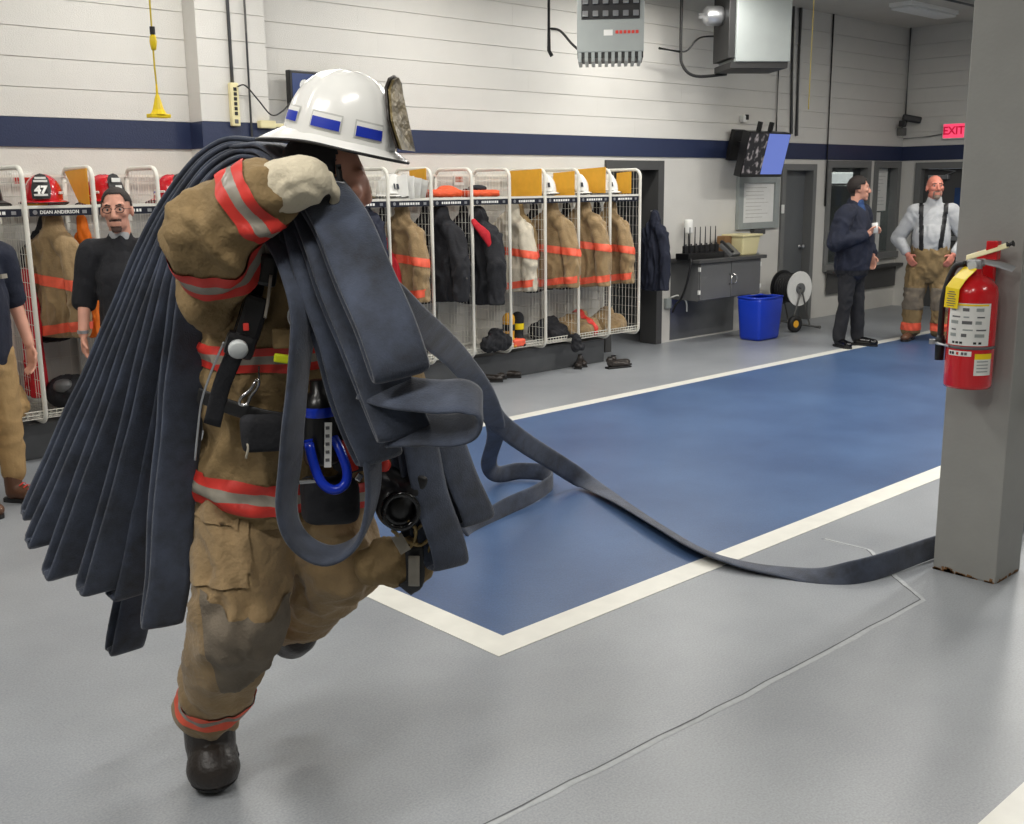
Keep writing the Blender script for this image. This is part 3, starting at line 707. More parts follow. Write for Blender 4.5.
# things on the column
bx0 = on_y(1021, 405, 1.9)
t = thing('column_box', 'black rounded bumper fixed to the shaded side of the column', 'bumper', (4.985, 1.905, bx0.z))
bm = bmesh.new(); box(bm, (0, -.02, 0), (.07, .04, .12), None, .018); from_bm('pad', bm, 'rubber', t, True)
bm = bmesh.new(); lathe(bm, [(0, 0), (.012, 0), (.01, .006), (0, .008)], 12, Matrix.Translation((0, -.04, .0)) @ Matrix.Rotation(PI/2, 4, 'X')); from_bm('screw', bm, 'silver', t)
# ================================================================== wire gear lockers
LY, LB, LT = 7.38, .27, 1.96      # front plane, bottom, top
DEP = .50
def rrect_yz(y0, y1, z0, z1, r, n=5):
    out = []
    for cy, cz, a0 in ((y1-r, z1-r, 0), (y0+r, z1-r, 90), (y0+r, z0+r, 180), (y1-r, z0+r, 270)):
        for k in range(n+1):
            a = math.radians(a0+90*k/n); out.append(V((0, cy+r*math.cos(a), cz+r*math.sin(a))))
    return out
bm = bmesh.new(); sweep(bm, rrect_yz(0, DEP, LB, LT, .07), .016, 8, True)
fr = from_bm('side_frame', bm, 'cream_wire', None, True); ME_FRAME = fr.data; bpy.data.objects.remove(fr)
bm = bmesh.new()
for k in range(1, 11): wire(bm, (0, DEP*k/11, LB+.005), (0, DEP*k/11, LT-.005), .0022)
for k in range(1, 18): wire(bm, (0, .01, LB+(LT-LB)*k/18), (0, DEP-.01, LB+(LT-LB)*k/18), .0022)
o = from_bm('side_mesh', bm, 'cream_wire'); ME_SIDE = o.data; bpy.data.objects.remove(o)
BW = .46
bm = bmesh.new()
for k in range(9): wire(bm, (BW*k/8, .0, 0), (BW*k/8, DEP, 0), .0025)
for k in range(10): wire(bm, (0, DEP*k/9, 0), (BW, DEP*k/9, 0), .0025)
box(bm, (BW/2, .0, .004), (BW-.03, .012, .02))
o = from_bm('shelf', bm, 'cream_wire'); ME_SHELF = o.data; bpy.data.objects.remove(o)
bm = bmesh.new()
for k in range(13): wire(bm, (BW*k/12, .0, 0), (BW*k/12, DEP, 0), .003); wire(bm, (BW*k/12, .0, 0), (BW*k/12, .0, .05), .003)
for k in range(10): wire(bm, (0, DEP*k/9, 0), (BW, DEP*k/9, 0), .003)
for k in range(3): wire(bm, (0, 0, .025*k), (BW, 0, .025*k), .004)
o = from_bm('bottom_rack', bm, 'cream_wire'); ME_RACK = o.data; bpy.data.objects.remove(o)
bm = bmesh.new()
for z in (LT-.05, 1.70, LB+.05): box(bm, (BW/2, DEP-.01, z), (BW, .018, .018))
for k in range(1, 6): wire(bm, (BW*k/6, DEP-.02, LB+.05), (BW*k/6, DEP-.02, LT-.05), .002)
for k in range(1, 9): wire(bm, (0, DEP-.02, LB+.18*k), (BW, DEP-.02, LB+.18*k), .002)
o = from_bm('back_frame', bm, 'cream_wire'); ME_BACK = o.data; bpy.data.objects.remove(o)
bm = bmesh.new(); box(bm, (BW/2, -.012, -.03), (BW-.05, .008, .05), None, .002)
o = from_bm('name_plate', bm, 'navy_plate'); ME_PLATE = o.data; bpy.data.objects.remove(o)
SHZ = 1.70
def locker(x, label, last=False, name=None):
    t = thing('gear_locker', label, 'locker', (x, LY, 0), 0, 'wire gear lockers along the wall')
    for q in ([0, BW] if last else [0]):
        f = new_obj('side_frame', ME_FRAME, None, t, (q, 0, 0)); new_obj('wire_mesh', ME_SIDE, None, f)
    new_obj('shelf', ME_SHELF, None, t, (0, .01, SHZ)); new_obj('bottom_rack', ME_RACK, None, t, (0, .01, LB+.03)); new_obj('back_frame', ME_BACK, None, t)
    p = new_obj('name_plate', ME_PLATE, None, t, (0, .01, SHZ))
    if name: new_obj('lettering', text_mesh(name, .031, .0005), 'letter_white', p, (BW/2-.01, -.0165, -.031), (PI/2, 0, 0))
    else:
        bm = bmesh.new(); xx = .12
        while xx < .33:
            w = random.uniform(.012, .022); box(bm, (xx, -.0165, -.03), (w, .001, .02)); xx += w+.008
        from_bm('lettering', bm, 'letter_white', p)
    bm = bmesh.new(); lathe(bm, [(0, 0), (.015, 0), (.015, .0015), (0, .0015)], 14, Matrix.Translation((.06, -.016, -.03)) @ Matrix.Rotation(PI/2, 4, 'X')); bx(bm, .37, .40, -.0175, -.016, -.042, -.02); from_bm('badge', bm, 'silver', p)
    return t
LX = [2.09, 2.55, 3.01, 3.47]; RX = [5.02, 5.48, 5.94, 6.40, 6.86, 7.32, 7.78, 8.24]
LL = ['wire gear locker behind the man in khaki trousers, with a tan bag at its foot',
      'wire gear locker with the red helmet numbered 47 and an orange jacket',
      'wire gear locker behind the man in glasses, red helmet on its shelf',
      'wire gear locker next to the pier with a red helmet bearing a flag sticker']
RL = ['wire gear locker holding a navy hooded coat behind the masked firefighter',
      'wire gear locker with loose white papers on its shelf above a tan coat',
      'wire gear locker with a flat orange bundle over one long plain black coat',
      'wire gear locker holding black coat with bright red lining, orange bundle above',
      'wire gear locker with a pale grey coat and yellow black boots',
      'wire gear locker with white helmet and a tan coat, first beyond the pale coat',
      'wire gear locker second from the dark doorway, tan trousers piled at its foot',
      'wire gear locker at the end of the row by the dark doorway']
for i, x in enumerate(LX): locker(x, LL[i], i == 3, 'DEAN ANDERSON' if i == 1 else None)
for i, x in enumerate(RX): locker(x, RL[i], i == 7)
bm = bmesh.new(); bx(bm, 1.0, 3.98, 7.50, WY, 0, .245, .01); struct(from_bm('trim_2', bm, 'plinth'))
bm = bmesh.new(); bx(bm, 4.64, 8.30, 7.50, WY, 0, .245, .01); struct(from_bm('trim_3', bm, 'plinth'))

# ------------------------------------------------------------------ helmets
def helmet_parts(shell_mat, phase=0., rib=.030):
    """dome, brim (front along +x), dark liner; returns meshes"""
    bm = bmesh.new(); NT, NP = 64, 14; rows = []
    for j in range(NP+1):
        ph = PI/2*j/NP; row = []
        for i in range(NT):
            th = 2*PI*i/NT
            rb = 1+(rib*max(0, math.cos(4*(th-phase)))**10)*(math.cos(ph)**.5)
            rr = math.cos(ph)**.85*rb
            row.append(bm.verts.new((.148*rr*math.cos(th), .122*rr*math.sin(th), .172*math.sin(ph)**.92*(1+.012*(rb > 1.01)))) if j < NP else None)
            if j == NP: break
        rows.append(row)
    top = bm.verts.new((0, 0, .172))
    for j in range(NP):
        for i in range(NT):
            a, b = rows[j][i], rows[j][(i+1) % NT]
            if j == NP-1: bm.faces.new((a, b, top))
            else: bm.faces.new((a, b, rows[j+1][(i+1) % NT], rows[j+1][i]))
    dome = bm
    bm2 = bmesh.new(); R1 = []
    def bw(th):
        c = math.cos(th)
        return .040+.018*max(0, c)**2+.062*max(0, -c)**2.2
    prof = ((0, .006), (.35, .003), (.8, -.002), (1.0, -.005), (1.0, -.011), (.8, -.009), (.3, -.006), (-.06, -.006))
    rings = []
    for f, dz in prof:
        ring = []
        for i in range(NT):
            th = 2*PI*i/NT; w = bw(th)*f
            droop = -.030*max(0, -math.cos(th))**2*max(0, f)-.006*max(0, f)
            ring.append(bm2.verts.new(((.147+w)*math.cos(th), (.121+w*.85)*math.sin(th), dz+droop)))
        rings.append(ring)
    for A, B in zip(rings, rings[1:]):
        for i in range(NT): bm2.faces.new((A[i], A[(i+1) % NT], B[(i+1) % NT], B[i]))
    bm3 = bmesh.new(); lathe(bm3, [(.0, .10), (.06, .09), (.10, .05), (.115, -.004), (.12, -.004)], 24, Matrix.Diagonal((1.16, .96, 1, 1)), False)
    bm4 = bmesh.new()   # edge bead
    ring = []
    for i in range(NT):
        th = 2*PI*i/NT; w = bw(th); ring.append(((.147+w)*math.cos(th), (.121+w*.85)*math.sin(th), -.008-.030*max(0, -math.cos(th))**2-.006))
    sweep(bm4, ring, .0042, 6, True)
    out = []
    for b_, mt, nm in ((dome, shell_mat, 'shell'), (bm2, shell_mat, 'brim'), (bm3, 'black', 'liner'), (bm4, 'black', 'brim_edge')):
        bmesh.ops.recalc_face_normals(b_, faces=b_.faces); me = bpy.data.meshes.new(nm); b_.to_mesh(me); b_.free()
        for p in me.polygons: p.use_smooth = True
        me.materials.append(MATS[mt]); out.append((nm, me))
    # curved front shield
    bm = bmesh.new(); pts = [(-.055, .0), (-.062, .06), (-.05, .13), (-.03, .155), (0, .165), (.03, .155), (.05, .13), (.062, .06), (.055, 0)]
    vs = [bm.verts.new((.166+.022*(1-(y/.062)**2)-z*.48, y, z+.012)) for y, z in pts]; f = bm.faces.new(vs)
    ex = bmesh.ops.extrude_face_region(bm, geom=[f])
    for v in [g for g in ex['geom'] if isinstance(g, bmesh.types.BMVert)]: v.co.x += .006
    bmesh.ops.recalc_face_normals(bm, faces=bm.faces); me = bpy.data.meshes.new('front_shield'); bm.to_mesh(me); bm.free(); out.append(('front_shield', me))
    return out
def add_helmet(root, parts, shield_mat):
    for nm, me in parts:
        if nm == 'front_shield': me = me.copy(); me.materials.clear(); me.materials.append(MATS[shield_mat])
        new_obj(nm, me, None, root)
HRED = helmet_parts('red_helmet'); HWHT = helmet_parts('white_helmet')
def stickers(root, mats=('letter_white', 'blue_tape'), z=.03, angs=(50, 90, 130, 230, 270, 310)):
    for a in angs:
        th = math.radians(a)
        for mt, z0, z1, w in ((mats[0], z, z+.046, .034), (mats[1], z+.004, z+.026, .030)):
            bm = bmesh.new(); prev = None; off = .0022 if mt == mats[0] else .0034
            for k in range(7):
                tt = th+(k-3)/3*w/.13; cur = []
                for zz in (z0, (z0+z1)/2, z1):
                    ph = math.asin(min(1, (zz/.172)**(1/.92))); rr = math.cos(ph)**.85
                    cur.append(bm.verts.new(((.148*rr+off)*math.cos(tt), (.122*rr+off)*math.sin(tt), zz)))
                if prev:
                    for q in range(2): bm.faces.new((prev[q], cur[q], cur[q+1], prev[q+1]))
                prev = cur
            from_bm('sticker', bm, mt, root, True)
def shelf_helmet(x, y, rz, red, label, num=None):
    t = thing('fire_helmet', label, 'helmet', (x, y, SHZ+.045), rz, 'helmets on the locker shelves')
    add_helmet(t, HRED if red else HWHT, 'black' if red else 'letter_white')
    if num:
        o = new_obj('lettering', text_mesh(num, .075, .004), 'letter_white', t, (.1690, 0, .068), (PI/2-.448, 0, PI/2))
        for zz, w in ((.135, .07), (.115, .085), (.025, .085)):
            bm = bmesh.new(); box(bm, (.197-zz*.48, 0, zz+.012), (.002, w, .014)); from_bm('shield_print', bm, 'letter_white', t)
    elif not red:
        bm = bmesh.new(); box(bm, (.163, -.012, .07), (.004, .012, .05), Euler((0, -.46, 0)).to_matrix()); box(bm, (.163, .016, .07), (.004, .02, .045), Euler((0, -.46, 0)).to_matrix()); from_bm('shield_print', bm, 'navy_plate', t)
    else:
        for zz, w in ((.12, .07), (.07, .05), (.03, .08)):
            bm = bmesh.new(); box(bm, (.197-zz*.48, 0, zz+.012), (.003, w, .028)); from_bm('shield_print', bm, 'letter_white', t)
    if red:
        bm = bmesh.new()
        for s in (-1, 1): box(bm, (.065, s*.118, .05), (.05, .012, .014), Euler((s*-.25, 0, -s*.45)).to_matrix())
        from_bm('reflective_strip', bm, 'letter_white', t)
    return t
aim = math.radians(-128)
shelf_helmet(2.74, 7.56, aim+.25, True, 'red fire helmet with black front shield numbered 47 on the shelf', '47')
shelf_helmet(3.16, 7.56, aim+.9, True, 'red fire helmet on the shelf behind the man in glasses')
h = shelf_helmet(3.66, 7.56, aim+.75, True, 'red fire helmet with a flag sticker on the shelf next to the pier')
bm = bmesh.new(); box(bm, (.01, -.1255, .045), (.06, .006, .04)); s_ = from_bm('flag_sticker', bm, 'letter_white', h)
bm = bmesh.new(); box(bm, (.01, -.129, .045), (.06, .003, .014)); from_bm('flag_stripe', bm, 'blue_tape', s_)
shelf_helmet(5.66, 7.58, aim+.3, False, 'white fire helmet under the loose papers on the locker shelf')
shelf_helmet(7.50, 7.58, aim+.1, False, 'white fire helmet above the tan coat, next to the half-covering yellow board')
shelf_helmet(7.96, 7.58, aim+.1, False, 'white fire helmet on the shelf second from the dark doorway')
shelf_helmet(8.40, 7.58, aim+.1, False, 'white fire helmet on the end shelf by the dark doorway')
t = thing('fire_helmet', 'dark old helmet on the shelf beside the red helmet numbered 47', 'helmet', (2.36, 7.6, SHZ+.045), aim, 'helmets on the locker shelves')
HBLK = helmet_parts('black_plastic'); add_helmet(t, HBLK, 'black')
# yellow boards wired to the side panels
def yboard(x, y0, y1, z0, z1, lab, slant=0):
    bm = bmesh.new()
    vs = [bm.verts.new(p) for p in ((0, y0, z0), (0, y1-slant*.2, z0+slant*.02), (0, y1, z1), (0, y0, z1+.015))]
    f = bm.faces.new(vs); ex = bmesh.ops.extrude_face_region(bm, geom=[f])
    for v in [g for g in ex['geom'] if isinstance(g, bmesh.types.BMVert)]: v.co.x -= .006
    o = from_bm('yellow_board', bm, 'yellow_card', None, False, (x-.022, LY, 0)); tag(o, lab, 'board', 'yellow boards in the lockers')
yboard(3.01, .02, .40, 1.71, 1.94, 'yellow board wired to the side of the locker with helmet 47', 1)
yboard(3.93, .10, .45, 1.74, 1.96, 'yellow board in the locker next to the pier')
yboard(5.94, .03, .26, 1.84, 1.95, 'small yellow board above the loose white papers')
yboard(7.32, .02, .46, 1.71, 1.95, 'broad yellow board filling the locker side above the pale coat')
yboard(7.78, .03, .32, 1.71, 1.93, 'yellow board half covering the side of the locker beyond the pale coat')
yboard(8.24, .04, .42, 1.73, 1.97, 'broad yellow board second from the dark doorway')
yboard(8.70, .10, .30, 1.72, 1.93, 'narrow yellow board on the end locker by the doorway')
# shelf clutter
def lump(name, label, cat, prims, material, voxel=.012, smooth=5, wr=.010, sc=(14, 14, 14), seed=0, group=None, loc=(0, 0, 0), rotz=0):
    me = blob_mesh(name, prims, voxel, smooth, wr, sc, seed); o = new_obj(name, me, material, None, loc, (0, 0, rotz)); return tag(o, label, cat, group)
lump('folded_vest', 'flat orange folded vest on the shelf over one black coat', 'vest', [('b', (0, 0, .045), (.36, .30, .06), Matrix.Identity(3), .02), ('e', (.08, -.04, .08), (.09, .1, .03))], 'orange_flat', .01, 4, .008, seed=2, loc=(6.17, 7.58, SHZ+.006))
lump('folded_vest', 'flat orange folded vest on the shelf over the coat with red lining', 'vest', [('b', (0, 0, .04), (.36, .30, .055), Matrix.Identity(3), .02)], 'orange_flat', .01, 4, .008, seed=9, loc=(6.62, 7.58, SHZ+.006))
lump('knit_hat', 'dark knit hat lying on the orange vest by the red lining', 'hat', [('e', (0, 0, .015), (.10, .07, .03)), ('b', (-.1, 0, .008), (.1, .08, .01))], 'black_cloth', .008, 3, .004, loc=(6.62, 7.55, SHZ+.076))
for k, (x, lab) in enumerate(((6.24, 'small pink white tag on the wall above the orange vest of the plain black coat'), (6.70, 'small pink white tag on the wall above the orange vest with a cap'))):
    bm = bmesh.new(); bx(bm, x-.06, x+.06, WY-.02, WY, 1.82, 1.92); o = tag(from_bm('wall_tag', bm, 'paper'), lab, 'tag'); bm = bmesh.new(); bx(bm, x-.045, x+.045, WY-.022, WY-.02, 1.85, 1.90); from_bm('print', bm, 'skin_pink', o)
for k in range(4):
    bm = bmesh.new(); a = V((5.60+k*.085, 7.46+.02*k, SHZ+.10)); box(bm, a, (.004, .26, .19), Euler((.15*k-.2, .3-.12*k, .5)).to_matrix())
    tag(from_bm('paper_sheet', bm, 'paper'), 'loose white paper sheet standing among others above the tan coat', 'paper', 'loose papers on the locker shelf')
bm = bmesh.new(); box(bm, (2.66, 7.46, SHZ+.02), (.09, .1, .03), Euler((0, 0, .4)).to_matrix(), .008); tag(from_bm('work_gloves', bm, 'yellow_card'), 'small yellow glove bundle in front of helmet 47', 'gloves')
bm = bmesh.new(); bx(bm, 2.66, 2.80, WY-.02, WY, 1.84, 1.93); o = tag(from_bm('wall_tag', bm, 'paper'), 'small red white tag on the wall behind helmet 47', 'tag'); bm = bmesh.new(); bx(bm, 2.675, 2.785, WY-.022, WY-.02, 1.86, 1.91); from_bm('print', bm, 'trim_red', o)
lump('tan_helmet', 'tan brown helmet on the shelf over the navy hooded coat', 'helmet', [('e', (0, 0, .07), (.13, .11, .1)), ('e', (0, 0, .02), (.17, .14, .02))], 'foil', .01, 3, 0, loc=(5.30, 7.56, SHZ+.006))

# ------------------------------------------------------------------ hanging coats (hung sideways from a hook: shoulders run front to back)
def coat_mesh(seed, spread=1.0, length=.80):
    L = length
    pr = [('c', (0, -.01, -.03), (0, -.01, -.13), .058, .085), ('c', (0, 0, -.13), (0, -.13, -.23), .075, .075), ('c', (0, 0, -.13), (0, .13, -.23), .075, .075),
          ('c', (0, 0, -.2), (.0, 0, -L+.14), .115, .185*spread, (1, 0, 0), .58), ('c', (0, .0, -L+.18), (.0, 0, -L+.02), .185*spread, .18*spread, (1, 0, 0), .58),
          ('c', (.0, -.15, -.25), (-.06, -.235, -.50), .074, .068), ('c', (-.06, -.235, -.50), (-.085, -.245, -L+.03), .068, .062),
          ('c', (.0, .15, -.25), (.05, .20, -.50), .074, .068), ('c', (.05, .20, -.50), (.06, .19, -L+.03), .068, .060)]
    me = blob_mesh('coat', pr, .011, 3, .026, (12, 12, 4.5), seed)
    for v in me.vertices:      # square off hems and cuffs
        if v.co.z < -L: v.co.z = -L+.15*(v.co.z+L)
    zr = V((0, 0, 0)); up = (0, 0, 1)
    b1 = band_mesh(me, zr, (.1, -.12, 1), -.47, -.40, lambda c: True, .004)
    b2 = band_mesh(me, zr, (-.05, .14, 1), -L+.02, -L+.085, lambda c: abs(c.y) < .30, .004)
    return me, (b1, b2)
CO = [coat_mesh(1), coat_mesh(7, .95), coat_mesh(15, 1.05, .84)]
VAR = {}
def hang_coat(x, k, cloth, trim, label, cat='coat', y=7.56, z=1.64, rz=0., name='turnout_coat', sc=1.0):
    t = thing(name, label, cat, (x, y, z), rz, 'coats hanging in the lockers')
    key = (k, cloth)
    if key not in VAR: m_ = CO[k][0].copy(); m_.materials.clear(); m_.materials.append(MATS[cloth]); VAR[key] = m_
    new_obj('body', VAR[key], None, t).scale = (sc, sc, 1)
    if trim:
        for i, b_ in enumerate(CO[k][1]):
            kk = (k, trim, i)
            if kk not in VAR: m_ = b_.copy(); m_.materials.clear(); m_.materials.append(MATS[trim]); VAR[kk] = m_
            new_obj('reflective_band', VAR[kk], None, t).scale = (sc, sc, 1)
    bm = bmesh.new(); sweep(bm, catmull([(0, 0, -.06), (0, 0, .0), (.015, .02, .025), (0, .05, .02)], 4), .004, 6); from_bm('hanger_hook', bm, 'silver', t)
    return t
hang_coat(2.77, 0, 'tan_cloth', 'trim_orange', 'tan turnout coat with orange bands under helmet 47', rz=.45, y=7.54)
hang_coat(2.96, 1, 'orange_cloth', None, 'bright orange jacket hanging beside the coat under helmet 47', rz=.15, y=7.50, z=1.62, name='orange_jacket', sc=.55)
hang_coat(2.62, 2, 'red_cloth', None, 'dark red garment half hidden behind the coat under helmet 47', y=7.70, z=1.26, rz=0, name='red_jacket', sc=.6)
hang_coat(3.30, 2, 'black_cloth', None, 'black coat hanging behind the man in glasses', z=1.5, y=7.66, rz=.2, name='black_coat')
hang_coat(5.30, 2, 'navy_cloth', None, 'navy hooded coat hanging before the firefighter face', y=7.54, z=1.74, rz=.3, name='navy_coat')
hang_coat(5.16, 1, 'navy_blue_cloth', None, 'blue coat hanging beside the navy hooded coat', y=7.56, z=1.60, rz=-.2, name='blue_coat', sc=.8)
hang_coat(5.74, 1, 'tan_cloth', 'trim_orange', 'tan turnout coat with orange bands below the loose papers', rz=.35)
hang_coat(5.60, 0, 'red_cloth', None, 'red garment tucked beside the tan coat below the papers', y=7.60, z=1.36, name='red_jacket', sc=.62, rz=.2)
hang_coat(6.14, 0, 'black_cloth', None, 'long plain black coat hanging in the locker next to the papers', y=7.52, z=1.62, rz=.3, name='black_coat', sc=1.1)
hang_coat(6.58, 2, 'black_cloth', None, 'black coat with bright red lining turned out at the collar', y=7.52, z=1.60, rz=.2, name='black_coat', sc=1.15)
lump('red_lining', 'bright red lining flap folded out between the two black coats', 'lining', [('c', (0, 0, .0), (.10, -.05, -.12), .03, .05, (0, 1, 0), .4), ('c', (.10, -.05, -.12), (.14, -.06, -.20), .05, .035, (0, 1, 0), .4)], 'red_cloth', .008, 3, .004, loc=(6.40, 7.36, 1.50))
hang_coat(7.04, 1, 'cream_cloth', 'trim_orange', 'pale grey turnout coat with orange bands', rz=.3)
hang_coat(7.20, 0, 'tan_cloth_dark', 'trim_red', 'dark tan coat hanging in the shade behind the pale grey coat', y=7.66, rz=.1)
hang_coat(7.56, 0, 'tan_cloth', 'trim_orange', 'tan turnout coat with orange bands in the locker beyond the pale coat', rz=.4, sc=1.12)
hang_coat(8.02, 2, 'tan_cloth', 'trim_orange', 'tan turnout coat above the piled trousers second from the doorway', rz=.4, z=1.66, sc=1.08)
hang_coat(8.42, 1, 'tan_cloth', 'trim_orange', 'tan turnout coat in the end locker by the dark doorway', rz=.35, z=1.62)
t = hang_coat(9.44, 2, 'navy_cloth', None, 'dark navy jacket hanging at the jamb of the dark doorway', y=7.80, z=1.50, rz=.1, name='navy_jacket', sc=.8)
for x_, lab in ((2.80, 'black coat added to darken the locker behind the orange jacket'), (5.72, 'black coat added to darken the locker behind the tan coat below the papers'), (6.18, 'black coat added to darken the back of the plain black coat locker'), (6.64, 'black coat added to darken the back of the red lining locker'), (7.56, 'black coat added to darken the back of the locker beyond the pale coat'), (8.02, 'black coat added to darken the back of the second locker from the doorway'), (8.48, 'black coat added to darken the back of the end locker')):
    hang_coat(x_, 2, 'black_cloth', None, lab, y=7.80, z=1.62, rz=PI/2+random.uniform(-.1, .1), name='black_coat', sc=.72)  # these back coats are added to deepen the shade inside the lockers
# low gear
def trousers(x, y, z, seed, label, material='tan_cloth', band='trim_red', s=1.0, rz=0):
    pr = [('c', (-.16, .02, .07), (.16, -.03, .08), .08, .085), ('c', (-.12, .1, .1), (.12, .07, .16), .07, .08), ('c', (-.05, -.1, .06), (.17, -.08, .05), .06, .06), ('e', (0, 0, .04), (.2, .16, .05))]
    me = blob_mesh('trousers', pr, .012, 4, .018, (13, 13, 13), seed)
    t = thing('bunker_trousers', label, 'trousers', (x, y, z), rz, 'trousers piled in the lockers'); t.scale = (s, s, s)
    new_obj('cloth', me, material, t)
    if band: new_obj('reflective_band', band_mesh(me, V((0, 0, 0)), (.95, .2, 0), .05, .11, lambda c: True, .004), band, t)
    return t
RB = LB+.036
trousers(7.95, 7.56, RB, 3, 'piled tan trousers with a pink red band second from the doorway', 'tan_cloth', 'trim_red', 1.05)
trousers(8.44, 7.56, RB, 8, 'piled tan trousers in the end locker by the dark doorway', 'tan_cloth', None, 1.0, .4)
trousers(7.58, 7.6, RB, 21, 'dark trousers piled in the locker below the tan coat beyond the pale one', 'black_cloth', None, .9)
def boot_prims(s=1.0, x=0, y=0, z=0, shaft=.25):
    return [('c', (x, y-.02, z+.06), (x, y-.17, z+.045), .05*s, .045*s), ('c', (x, y, z+.05), (x, y+.01, z+shaft), .052*s, .062*s), ('b', (x, y-.09, z+.015), (.09*s, .27*s, .03), Matrix.Identity(3), .012)]
for k, x in enumerate((7.02, 7.14)):
    t = thing('rubber_boot', 'yellow and black rubber boot under the pale grey coat', 'boot', (x, 7.58, RB), -.6, 'boots under the pale coat')
    me = blob_mesh('boot', boot_prims(), .009, 3); new_obj('boot_body', me, 'yellow_card' if k == 0 else 'black_cloth', t)
    new_obj('boot_band', band_mesh(me, V((0, 0, 0)), (0, 0, 1), .14, .2, lambda c: True, .004), 'black' if k == 0 else 'yellow_tag', t)
lump('folded_cloth', 'orange pink folded cloth below the pale grey coat', 'cloth', [('b', (0, 0, .04), (.16, .12, .07), Matrix.Identity(3), .02)], 'trim_orange', .009, 3, .006, loc=(6.98, 7.44, RB))
lump('duffel_bag', 'black duffel bag hanging low between the two black coats lockers', 'bag', [('c', (-.09, 0, .075), (.10, -.01, .085), .070, .078), ('e', (.02, 0, .15), (.085, .07, .06)), ('c', (-.06, -.02, .16), (.03, -.05, .2), .018, .018)], 'black_cloth', .010, 3, .02, seed=4, loc=(6.62, 7.34, .31))
lump('duffel_bag', 'small black bag hanging below the locker beyond the pale coat', 'bag', [('c', (0, 0, .05), (.01, 0, .13), .055, .045), ('c', (.01, 0, .15), (.0, .08, .15), .016, .014), ('c', (.0, .08, .15), (0, .13, .125), .014, .014), ('e', (.03, -.02, .05), (.05, .05, .04))], 'black_cloth', .009, 3, .016, seed=6, loc=(7.64, 7.28, .2))
lump('duffel_bag', 'black duffel bag under the coat below helmet 47', 'bag', [('e', (0, 0, .12), (.17, .17, .12)), ('e', (.08, -.08, .08), (.1, .1, .08))], 'black_cloth', .012, 4, .014, seed=12, loc=(2.80, 7.56, RB))
lump('air_mask', 'grey and black breathing mask lying on the bag under helmet 47', 'mask', [('e', (0, 0, .05), (.07, .06, .05)), ('e', (.06, -.01, .04), (.035, .035, .035))], 'cabinet_grey', .008, 3, .004, loc=(2.72, 7.47, RB+.13))
lump('gear_bag', 'tan gear bag at the foot of the locker behind the khaki trousers', 'bag', [('e', (0, 0, .13), (.14, .16, .14)), ('e', (.02, -.06, .08), (.12, .12, .09))], 'khaki', .012, 4, .014, seed=18, loc=(2.34, 7.54, RB))
trousers(5.72, 7.58, RB, 31, 'dark trousers piled below the coat under the loose papers', 'black_cloth', None, .95)
# shoes on the floor
def shoe(x, y, rz, label, group, material='leather_dark', z=.0, s=1.0):
    t = thing('shoe', label, 'shoe', (x, y, z), rz, group)
    me = blob_mesh('shoe', [('c', (0, .07, .045), (0, -.10, .035), .036*s, .032*s), ('c', (0, .08, .05), (0, .09, .085), .035, .036), ('e', (0, -.1, .035), (.043, .055, .03))], .006, 3); new_obj('upper', me, material, t)
    bm = bmesh.new(); box(bm, (0, -.015, .009), (.082, .275, .018), None, .008); from_bm('sole', bm, 'rubber', t)
    bm = bmesh.new(); lathe(bm, [(.02, 0), (.026, .0), (.026, .006), (.02, .006), (.02, 0)], 14, Matrix.Translation((0, .085, .115)), False); from_bm('collar', bm, 'black', t)
    return t
for (u, v), lab, g, rz in (((487, 382), 'black shoe in the pair below the two black coats', 'pair of shoes below the black coats', .9), ((579, 367), 'black shoe in the pair nearer the plinth end, under the locker beyond the pale coat', 'pair of shoes by the plinth end', -.9), ((617, 368), 'black shoe in the pair standing clear on the floor before the end lockers', 'pair of shoes before the end lockers', 1.3)):
    p_ = on_z(u, v); shoe(p_.x, p_.y, rz, lab, g); shoe(p_.x+.10, p_.y+.06, rz+.25, lab, g)
p_ = on_z(498, 379); shoe(p_.x+.1, p_.y, .8, 'black shoe standing alone next to the pair below the black coats', None)
# ================================================================== people: toolkit (x = their right, y = forward, z = up)
I3 = Matrix.Identity(3)
mat('eye_white', srgb(176, 160, 152), .4); mat('stubble', srgb(78, 58, 50), .8)
def head_prims(c, R=I3, s=1.0, jaw=1.0, nose=1.0):
    q = lambda x, y, z: V(c)+R @ V((x*s, y*s, z*s))
    P = [('e', q(0, -.012, .035), (.077*s, .097*s, .092*s), R), ('e', q(0, .030, .0), (.066*s, .070*s, .095*s), R),
         ('e', q(0, .032, -.058), (.056*s*jaw, .062*s, .056*s), R), ('e', q(0, .074, -.098), (.026*s, .022*s, .022*s), R),
         ('c', q(0, .094, .022), q(0, .094+.022*nose, -.026), .010*s, .0145*s), ('e', q(-.012, .104, -.032), (.010*s, .012*s, .008*s), R), ('e', q(.012, .104, -.032), (.010*s, .012*s, .008*s), R),
         ('c', q(-.045, .080, .036), q(.045, .080, .036), .013*s, .013*s), ('e', q(.044, .070, -.012), (.022*s, .024*s, .020*s), R), ('e', q(-.044, .070, -.012), (.022*s, .024*s, .020*s), R),
         ('c', q(-.020, .090, -.060), q(.020, .090, -.060), .009*s, .009*s), ('c', q(-.017, .087, -.073), q(.017, .087, -.073), .010*s, .010*s),
         ('e', q(.080, -.006, -.004), (.010*s, .020*s, .032*s), R), ('e', q(-.080, -.006, -.004), (.010*s, .020*s, .032*s), R),
         ('c', q(0, -.015, -.06), q(0, -.028, -.17), .056*s, .062*s)]
    return P
